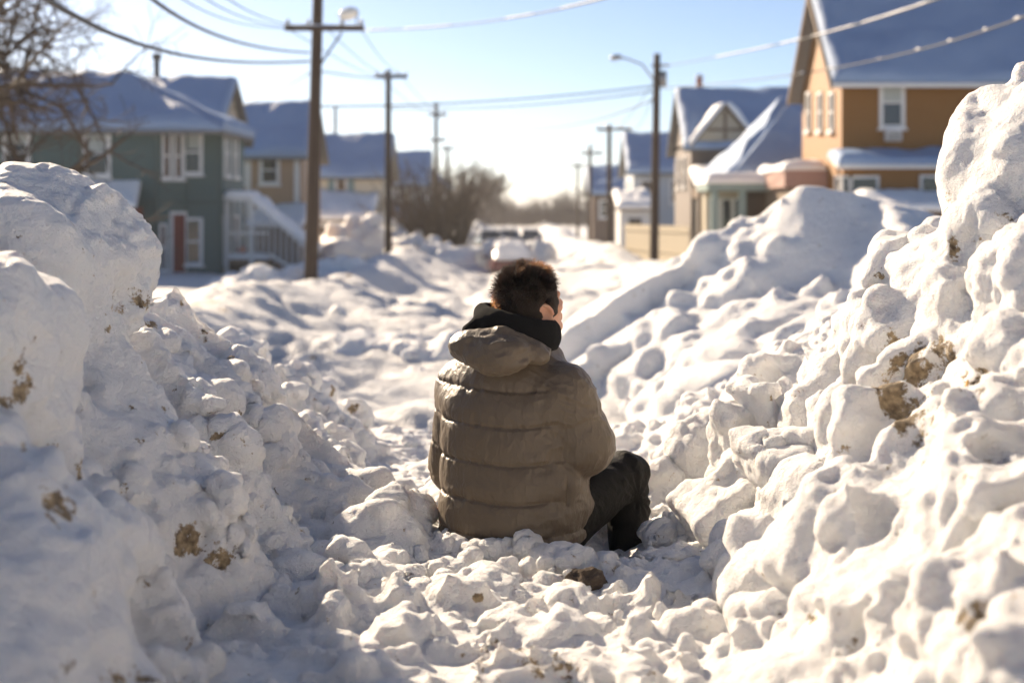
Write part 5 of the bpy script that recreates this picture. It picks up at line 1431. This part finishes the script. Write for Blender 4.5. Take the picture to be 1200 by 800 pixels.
wire([(428, 36, 36), (560, 27, 31), (725, -6, 25)], 0.016, 'wire rising from the lamp crossarm across open sky', (0.02, 0.98, 0.16, 0.12, 0.012), 3)
wire([(366, 125, 36), (570, 119, 43), (768, 101, 50)], 0.026, 'upper wire crossing the street between two tall poles')
wire([(457, 128, 60), (610, 124, 55), (768, 107, 50)], 0.026, 'second wire crossing the street just under the upper one')
wire([(513, 137, 88), (615, 152, 70), (768, 116, 50)], 0.026, 'lowest sagging wire crossing the street to the tall right pole')
wire([(772, 79, 50), (940, 46, 35), (1130, -12, 22)], 0.014, 'upper right cable thickly coated with snow', (0.22, 0.99, 0.17, 0.02, 0.016), 5)
wire([(772, 104, 50), (1000, 76, 34), (1260, -4, 20)], 0.017, 'lower right cable with small beads of snow', (0.40, 0.95, 0.008, 0.08, 0.020), 6)
wire([(768, 92, 50), (726, 148, 62), (703, 152, 74)], 0.014, 'wire from the tall right pole to the left crossarm tip')
wire([(772, 92, 50), (750, 146, 62), (736, 152, 74)], 0.014, 'wire from the tall right pole to the right crossarm tip')
wire([(705, 152, 74), (690, 178, 84), (684, 180, 94)], 0.014, 'wire from the second right pole to the sunlit pole')

# ---------------------------------------------------------------- bare trees
M_BARK = simple('bark', (0.10, 0.075, 0.058), 0.9, 0.3, 12.0, bump=0.6)
M_TWIG = simple('twigs', (0.095, 0.07, 0.052), 0.9, 0.3, 5.0)
M_TWIGF = simple('far_twigs', (0.12, 0.092, 0.075), 0.9, 0.3, 1.0)  # a little paler than the near twigs
def grow(seed, base, h, spread, levels, kids, r0, up=0.35, first=0.25, side=None):
    gg = np.random.default_rng(seed); thick, thin = [], []
    def rec(p, d, L, r, lev):
        n = 6; pts = [p]; rs = [r]
        for i in range(n):
            d = d + gg.normal(size=3) * 0.13 + np.array([0, 0, up * 0.10]); d = d / np.linalg.norm(d)
            p = p + d * L / n; pts.append(p); rs.append(max(r * (1 - 0.62 * (i + 1) / n), 0.0035))
        (thick if lev < 2 else thin).append((pts, rs))
        if lev >= levels: return
        for k in range(kids[lev]):
            t = gg.uniform(first if lev == 0 else 0.15, 1.0); i = min(int(t * n), n - 1)
            q = pts[i] + (pts[i + 1] - pts[i]) * (t * n - i)
            a = gg.normal(size=3); a -= d * (a @ d); a /= np.linalg.norm(a)
            dd_ = d * gg.uniform(0.35, 0.9) + a * spread * gg.uniform(0.6, 1.2) + np.array([0, 0, up * 0.4])
            if side is not None: dd_ = dd_ + side * (0.5 if lev == 0 else 0.15)
            rec(q, dd_ / np.linalg.norm(dd_), L * gg.uniform(0.42, 0.68), rs[i] * 0.55, lev + 1)
    rec(np.array(base, float), np.array([0.03, 0.02, 1.0]), h * 0.6, r0, 0)
    return thick, thin
def tree(name, seed, base, h, spread, levels, kids, r0, label, cat='tree', mats=None, group=None, thicken=1.0, **kw):
    thick, thin = grow(seed, base, h, spread, levels, kids, r0, **kw)
    root = empty(name, tuple(base), label, cat, group)
    m = MB()
    for p, r in thick: m.tube(p, r, 7, False)
    m.build('trunk', (mats or (M_BARK, M_TWIG))[0], root, True, fixn=False)
    m = MB()
    for p, r in thin: m.tube(p[::2] if len(p) > 6 else p, [x * thicken for x in r[::2]], 3, False)
    m.build('crown', (mats or (M_BARK, M_TWIG))[1], root, False, fixn=False)
    return root
tree('bare_tree', 5, (-9.3, 24, 0.2), 9.0, 1.0, 4, (14, 8, 6, 4), 0.18, 'bare tree with tangled twigs at upper left by the green house', group=None, up=0.0, first=0.2, side=np.array([0.6, -0.1, -0.15]), thicken=1.9)
# brown multi stem bush
def bush(seed, base, h, rx, n, label):
    gg = np.random.default_rng(seed); root = empty('bare_bush', tuple(base), label, 'bush')
    ms, mt = MB(), MB(); base = np.array(base, float)
    for i in range(n):
        a = gg.uniform(0, 2 * math.pi); rr_ = math.sqrt(gg.random()) * 0.45
        p = base + np.array([math.cos(a) * rr_ * rx, math.sin(a) * rr_ * rx, -0.2]); hh = h * gg.uniform(0.55, 1.05)
        d = np.array([math.cos(a) * gg.uniform(0.05, 0.55), math.sin(a) * gg.uniform(0.05, 0.55), 1.0]); pts = [p]
        for k in range(6):
            d = d + gg.normal(size=3) * 0.09; p = p + d / np.linalg.norm(d) * hh / 6; pts.append(p)
        ms.tube(pts, [0.03, 0.028, 0.024, 0.02, 0.016, 0.012, 0.008], 4, False)
        for k in range(9):
            i0 = gg.integers(1, 6); q = pts[i0]; d2 = d + gg.normal(size=3) * 0.55; d2 /= np.linalg.norm(d2)
            L = gg.uniform(0.4, 1.0); q2 = q + d2 * L * 0.5; d3 = d2 + gg.normal(size=3) * 0.3; q3_ = q2 + d3 / np.linalg.norm(d3) * L * 0.5
            mt.tube([q, q2, q3_], [0.014, 0.011, 0.006], 3, False)
    ms.build('stem', M_BARK, root, True, fixn=False); mt.build('twig', M_TWIG, root, False, fixn=False)
bush(8, (pX(512, 66), 66, 0.3), 4.7, 2.8, 170, 'bare brown many stemmed bush beside the second left pole')
bush(9, (pX(480, 72), 72, 0.3), 3.0, 2.0, 70, 'smaller brown bush behind the snow pile, left of the big bush')
# far trees closing the street
protos = []
far = [(548, 150, 0, 1.0), (566, 165, 1, 0.95), (585, 178, 2, 0.9), (604, 190, 0, 1.15), (612, 172, 1, 1.35), (632, 185, 2, 1.0), (648, 168, 1, 1.0), (662, 158, 0, 1.15), (676, 150, 2, 1.3), (698, 160, 0, 1.25), (716, 148, 1, 1.25), (735, 155, 2, 1.2), (530, 158, 2, 0.9), (640, 205, 0, 1.1), (590, 210, 1, 1.0), (756, 170, 0, 1.3), (500, 170, 1, 1.0), (480, 180, 0, 1.1)]
where = ['behind the bare bush', 'left of the street end', 'at the dark gap left of the street end', 'straight above the man', 'tall and narrow above the man', 'right of the tall narrow one', 'left of the sunlit pole', 'low, beside the sunlit pole', 'broad, behind the sunlit pole', 'between the sunlit pole and its neighbour', 'behind the second right pole', 'right of the second right pole', 'half hidden by the big bush', 'small, at the vanishing street', 'small, left of the vanishing street', 'behind the tall right pole', 'above the far pale house', 'above the blue grey house']
for k, (u, d, pi, sc) in enumerate(far):
    base = (pX(u, d), d, 0.4)
    lab = 'hazy bare tree far off, ' + where[k]
    if pi < len(protos) and k >= 3:
        t = copy_tree(protos[pi]); t.location = base; t.scale = (sc * 1.45, sc * 1.45, sc * 1.5); t.rotation_euler = (0, 0, k * 1.3)
        t['label'] = lab
    elif k < 3:
        t = tree('distant_tree', 20 + k, base, 7.2, 0.9, 4, (12, 7, 5, 4), 0.16, lab, 'tree', (M_TWIGF, M_TWIGF), 'bare trees at the end of the street', up=0.25, first=0.2, thicken=4.0)
        protos.append(t)
# one tangled mass of scrub beyond them
gg = np.random.default_rng(44); m = MB()
for i in range(3600):
    y = gg.uniform(175, 260); x = gg.uniform(-0.10, 0.13) * y; z = 0.2
    h = (2.4 + 2.6 * float(vnoise(np.array([[x * 0.22, y * 0.05, 0]]), 1.0, 881)[0])) * gg.uniform(0.2, 1.0) ** 0.8 + 0.3
    q = (x + gg.normal() * 0.5, y, z + h); r = (x + gg.normal() * 1.0, y, z + h * gg.uniform(1.1, 1.5))
    m.tube([(x, y, z), q, r], [0.07, 0.05, 0.02], 3, False)
tl = m.build('far_scrub', M_TWIGF, None, False, fixn=False); tag(tl, 'brown grey scrub massed at the far end of the street', 'scrub', kind='stuff')

# ---------------------------------------------------------------- cars
def car(name, x, y, z, yaw, paint, label, snow_t=0.3, seed=0, rear=True):
    root = empty(name, (x, y, z), label, 'car', 'snowed in parked cars'); ca, sa = math.cos(R(yaw)), math.sin(R(yaw))
    T = lambda p: (x + p[0] * ca - p[1] * sa, y + p[0] * sa + p[1] * ca, z + p[2])
    # side profile stations along the car (rear at -y): y, half width low, half width high, z low, z high
    def loft(nm, st, mat, par, smooth=True):
        v = []; f = []
        for (yy, w0, w1, z0, z1) in st:
            zm = z0 + (z1 - z0) * 0.55
            v += [T(p) for p in ((-w0 * 0.94, yy, z0), (-w0, yy, zm), (-w1, yy, z1 - 0.03), (-w1 * 0.85, yy, z1), (w1 * 0.85, yy, z1), (w1, yy, z1 - 0.03), (w0, yy, zm), (w0 * 0.94, yy, z0))]
        n = len(st)
        for i in range(n - 1):
            for k in range(8): f.append((i * 8 + k, i * 8 + (k + 1) % 8, (i + 1) * 8 + (k + 1) % 8, (i + 1) * 8 + k))
        f += [tuple(range(8))[::-1], tuple((n - 1) * 8 + k for k in range(8))]
        return MB().add(v, f).build(nm, mat, par, False, 0.012)
    body = loft('body', [(-2.15, 0.80, 0.74, 0.42, 0.86), (-2.05, 0.88, 0.80, 0.28, 0.95), (-1.2, 0.90, 0.84, 0.22, 0.97), (0.9, 0.90, 0.84, 0.22, 0.94), (1.9, 0.86, 0.78, 0.26, 0.82), (2.12, 0.76, 0.66, 0.40, 0.72)], paint, root)
    loft('cabin', [(-1.75, 0.78, 0.66, 0.94, 1.0), (-1.05, 0.78, 0.62, 0.94, 1.40), (-0.1, 0.78, 0.62, 0.94, 1.46), (0.45, 0.78, 0.60, 0.94, 1.36), (1.2, 0.76, 0.66, 0.93, 0.98)], paint, root)
    g = MB().add([T(p) for p in ((-0.60, -1.64, 1.02), (0.60, -1.64, 1.02), (0.52, -1.09, 1.37), (-0.52, -1.09, 1.37), (-0.60, -1.68, 1.03), (0.60, -1.68, 1.03), (0.52, -1.13, 1.385), (-0.52, -1.13, 1.385))], [(0,3,2,1),(4,5,6,7),(0,1,5,4),(1,2,6,5),(2,3,7,6),(3,0,4,7)]); g.build('rear_window', M_GLASS, root)
    for s in (-1, 1):
        MB().add([T(p) for p in ((s*0.775, -1.2, 1.0), (s*0.775, 0.7, 1.0), (s*0.655, 0.35, 1.33), (s*0.645, -0.95, 1.36), (s*0.80, -1.2, 1.0), (s*0.80, 0.7, 1.0), (s*0.68, 0.35, 1.33), (s*0.67, -0.95, 1.36))], [(0,3,2,1),(4,5,6,7),(0,1,5,4),(1,2,6,5),(2,3,7,6),(3,0,4,7)]).build('side_window', M_GLASS, root)
        MB().hexa([T((s*0.52, -2.16, 0.62)), T((s*0.80, -2.12, 0.62)), T((s*0.80, -2.05, 0.62)), T((s*0.52, -2.05, 0.62))], [T((s*0.52, -2.14, 0.80)), T((s*0.79, -2.10, 0.80)), T((s*0.79, -2.0, 0.80)), T((s*0.52, -2.0, 0.80))]).build('tail_light', M_TAIL, root, False, 0.01)
        MB().hexa([T((s*0.90, 0.45, 0.95)), T((s*1.06, 0.48, 0.95)), T((s*1.06, 0.58, 0.95)), T((s*0.90, 0.58, 0.95))], [T((s*0.90, 0.45, 1.07)), T((s*1.06, 0.48, 1.07)), T((s*1.06, 0.58, 1.07)), T((s*0.90, 0.58, 1.07))]).build('wing_mirror', paint, root, False, 0.02)
        for yy in (-1.35, 1.3):
            w = MB().tube([T((s*0.70, yy, 0.31)), T((s*0.91, yy, 0.31))], 0.31, 20).build('wheel', M_TYRE, root, False, 0.02)
            MB().tube([T((s*0.90, yy, 0.31)), T((s*0.925, yy, 0.31))], 0.19, 14).build('rim', M_GALV, w)
    MB().hexa([T((-0.82, -2.22, 0.36)), T((0.82, -2.22, 0.36)), T((0.82, -2.08, 0.36)), T((-0.82, -2.08, 0.36))], [T((-0.82, -2.21, 0.54)), T((0.82, -2.21, 0.54)), T((0.82, -2.06, 0.54)), T((-0.82, -2.06, 0.54))]).build('bumper', M_TYRE, root, False, 0.03)
    snow_sheet(root, [T((-0.62, -1.12, 1.40)), T((0.62, -1.12, 1.40)), T((0.60, 0.5, 1.40)), T((-0.60, 0.5, 1.40))], snow_t, seed, 0.05, name='roof_snow', lift=0.03)
    if rear: snow_sheet(root, [T((-0.74, -2.10, 0.92)), T((0.74, -2.10, 0.92)), T((0.66, -1.10, 1.40)), T((-0.66, -1.10, 1.40))], snow_t * 0.7, seed + 1, 0.05, name='rear_snow', lift=0.03)
    snow_sheet(root, [T((-0.66, 2.08, 0.78)), T((0.66, 2.08, 0.78)), T((0.76, 1.1, 0.96)), T((-0.76, 1.1, 0.96))], snow_t * 0.7, seed + 2, 0.05, name='bonnet_snow', lift=0.03)
    return root
M_TAIL = simple('tail_lens', (0.35, 0.02, 0.015), 0.2, 0.1, spec=0.6); M_TYRE = simple('black_rubber', (0.02, 0.02, 0.02), 0.8, 0.2)
def paint_mat(n, c):
    m = simple(n, c, 0.3, 0.06, 2.0, spec=0.5); m.node_tree.nodes['Principled BSDF'].inputs['Coat Weight'].default_value = 0.5; return m
car('parked_car', pX(596, 58), 60.2, -0.74, 6, paint_mat('dark_red_paint', (0.13, 0.014, 0.013)), 'dark red car buried in snow beyond the man\'s head', 0.20, 201)
car('parked_car', pX(572, 96), 98, -0.62, 10, paint_mat('black_paint', (0.02, 0.022, 0.026)), 'black snow capped car, leftmost of the three far cars', 0.16, 211, False)
car('parked_car', pX(597, 100), 102, -0.66, -4, paint_mat('slate_blue_paint', (0.07, 0.09, 0.13)), 'slate blue snow capped car, middle of the three far cars', 0.16, 221, False)
car('parked_car', pX(621, 103), 105, -0.7, 3, paint_mat('navy_paint', (0.05, 0.065, 0.10)), 'navy snow capped car, rightmost of the three far cars', 0.16, 231, False)

# ---------------------------------------------------------------- fence, stub, clods, straw
fr_ = empty('picket_fence', (6, 60, 0), 'sunlit white board fence behind the tall right pole', 'fence')
A, B = np.array([5.15, 64.5]), np.array([7.0, 56.0])
m = MB(); n = 34; tdir_ = (B - A) / np.linalg.norm(B - A); nd = np.array([tdir_[1], -tdir_[0]])
for i in range(n):
    q = A + (B - A) * (i + 0.5) / n; w = np.linalg.norm(B - A) / n * 0.44
    a_ = q - tdir_ * w; b_ = q + tdir_ * w; hgt = 1.62 + 0.02 * math.sin(i * 2.1)
    m.hexa([(a_[0], a_[1], -0.3), (b_[0], b_[1], -0.3), (b_[0] + nd[0] * .03, b_[1] + nd[1] * .03, -0.3), (a_[0] + nd[0] * .03, a_[1] + nd[1] * .03, -0.3)], [(a_[0], a_[1], hgt), (b_[0], b_[1], hgt), (b_[0] + nd[0] * .03, b_[1] + nd[1] * .03, hgt), (a_[0] + nd[0] * .03, a_[1] + nd[1] * .03, hgt)])
m.build('boards', M_CREAM, fr_)
m = MB()
for z in (0.5, 1.35): m.hexa([(A[0] + nd[0]*.034, A[1] + nd[1]*.034, z), (B[0] + nd[0]*.034, B[1] + nd[1]*.034, z), (B[0] + nd[0]*.08, B[1] + nd[1]*.08, z), (A[0] + nd[0]*.08, A[1] + nd[1]*.08, z)], [(A[0] + nd[0]*.034, A[1] + nd[1]*.034, z + .09), (B[0] + nd[0]*.034, B[1] + nd[1]*.034, z + .09), (B[0] + nd[0]*.08, B[1] + nd[1]*.08, z + .09), (A[0] + nd[0]*.08, A[1] + nd[1]*.08, z + .09)])
m.build('rail', M_CREAM, fr_)
# cut post stub behind the left bank
m = MB(); xs_, ys_ = pX(276, 27), 27.0
m.tube([(xs_, ys_, -0.3), (xs_ + 0.02, ys_, 0.2), (xs_ + 0.05, ys_, 0.60)], [0.11, 0.105, 0.10], 10)
o = m.build('post_stub', M_BRICK, None, True); tag(o, 'short reddish brown post stub in the snow below the yard pile', 'post')
snow_sheet(o, [(xs_ - 0.06, ys_ - 0.11, 0.60), (xs_ + 0.16, ys_ - 0.11, 0.60), (xs_ + 0.16, ys_ + 0.11, 0.60), (xs_ - 0.06, ys_ + 0.11, 0.60)], 0.08, 301, name='post_snow', nu=12, nv=12)
M_CLOD = simple('earth_clod', (0.115, 0.09, 0.072), 0.95, 0.45, 30.0, bump=1.0, bscale=120.0, spec=0.1)
M_STRAW = simple('straw', (0.55, 0.33, 0.10), 0.7, 0.2, 30.0)
def clod(c, r, label, seed):
    c = np.asarray(c); v = Vol(c - max(r) * 1.6, c + max(r) * 1.6, max(r) / 22); gg = np.random.default_rng(seed)
    v.blob(c, r, rand_rot(gg), k=0.01)
    for _ in range(9):
        a = gg.normal(size=3); a /= np.linalg.norm(a); v.blob(c + a * np.array(r) * 0.8, np.array(r).mean() * gg.uniform(0.3, 0.55) * np.ones(3), rand_rot(gg), k=0.012, box=0.004)
    V, Q = v.mesh(); V = relax(V, Q, 1); V = V + vnormals(V, Q) * (max(r) * 0.16 * fbm(V, 2.2 / max(r), 3, seed))[:, None]
    o = link_mesh('dirt_clod', np_mesh('dirt_clod', V, Q), M_CLOD, None, True)
    tag(o, label, 'dirt clod', 'clods of frozen dirt on the trodden snow')
clod(P(688, 684, 4.0) + np.array([0, 0, -0.008]), (0.055, 0.045, 0.032), 'rounded brown dirt clod on the snow below the man\'s foot', 1)
clod(P(410, 786, 3.22) + np.array([0, 0, 0.005]), (0.04, 0.025, 0.014), 'flat dark dirt clod at the bottom left of the trodden snow', 2)
def stalk(pts, r, label):
    MBx = MB().tube([P(*p) for p in pts], r, 6); o = MBx.build('straw_stalk', M_STRAW, None, True); tag(o, label, 'straw')
stalk([(1129, 476, 3.42), (1131, 462, 3.41), (1134, 446, 3.42)], 0.0035, 'yellow straw stalk poking up from the right snowbank')
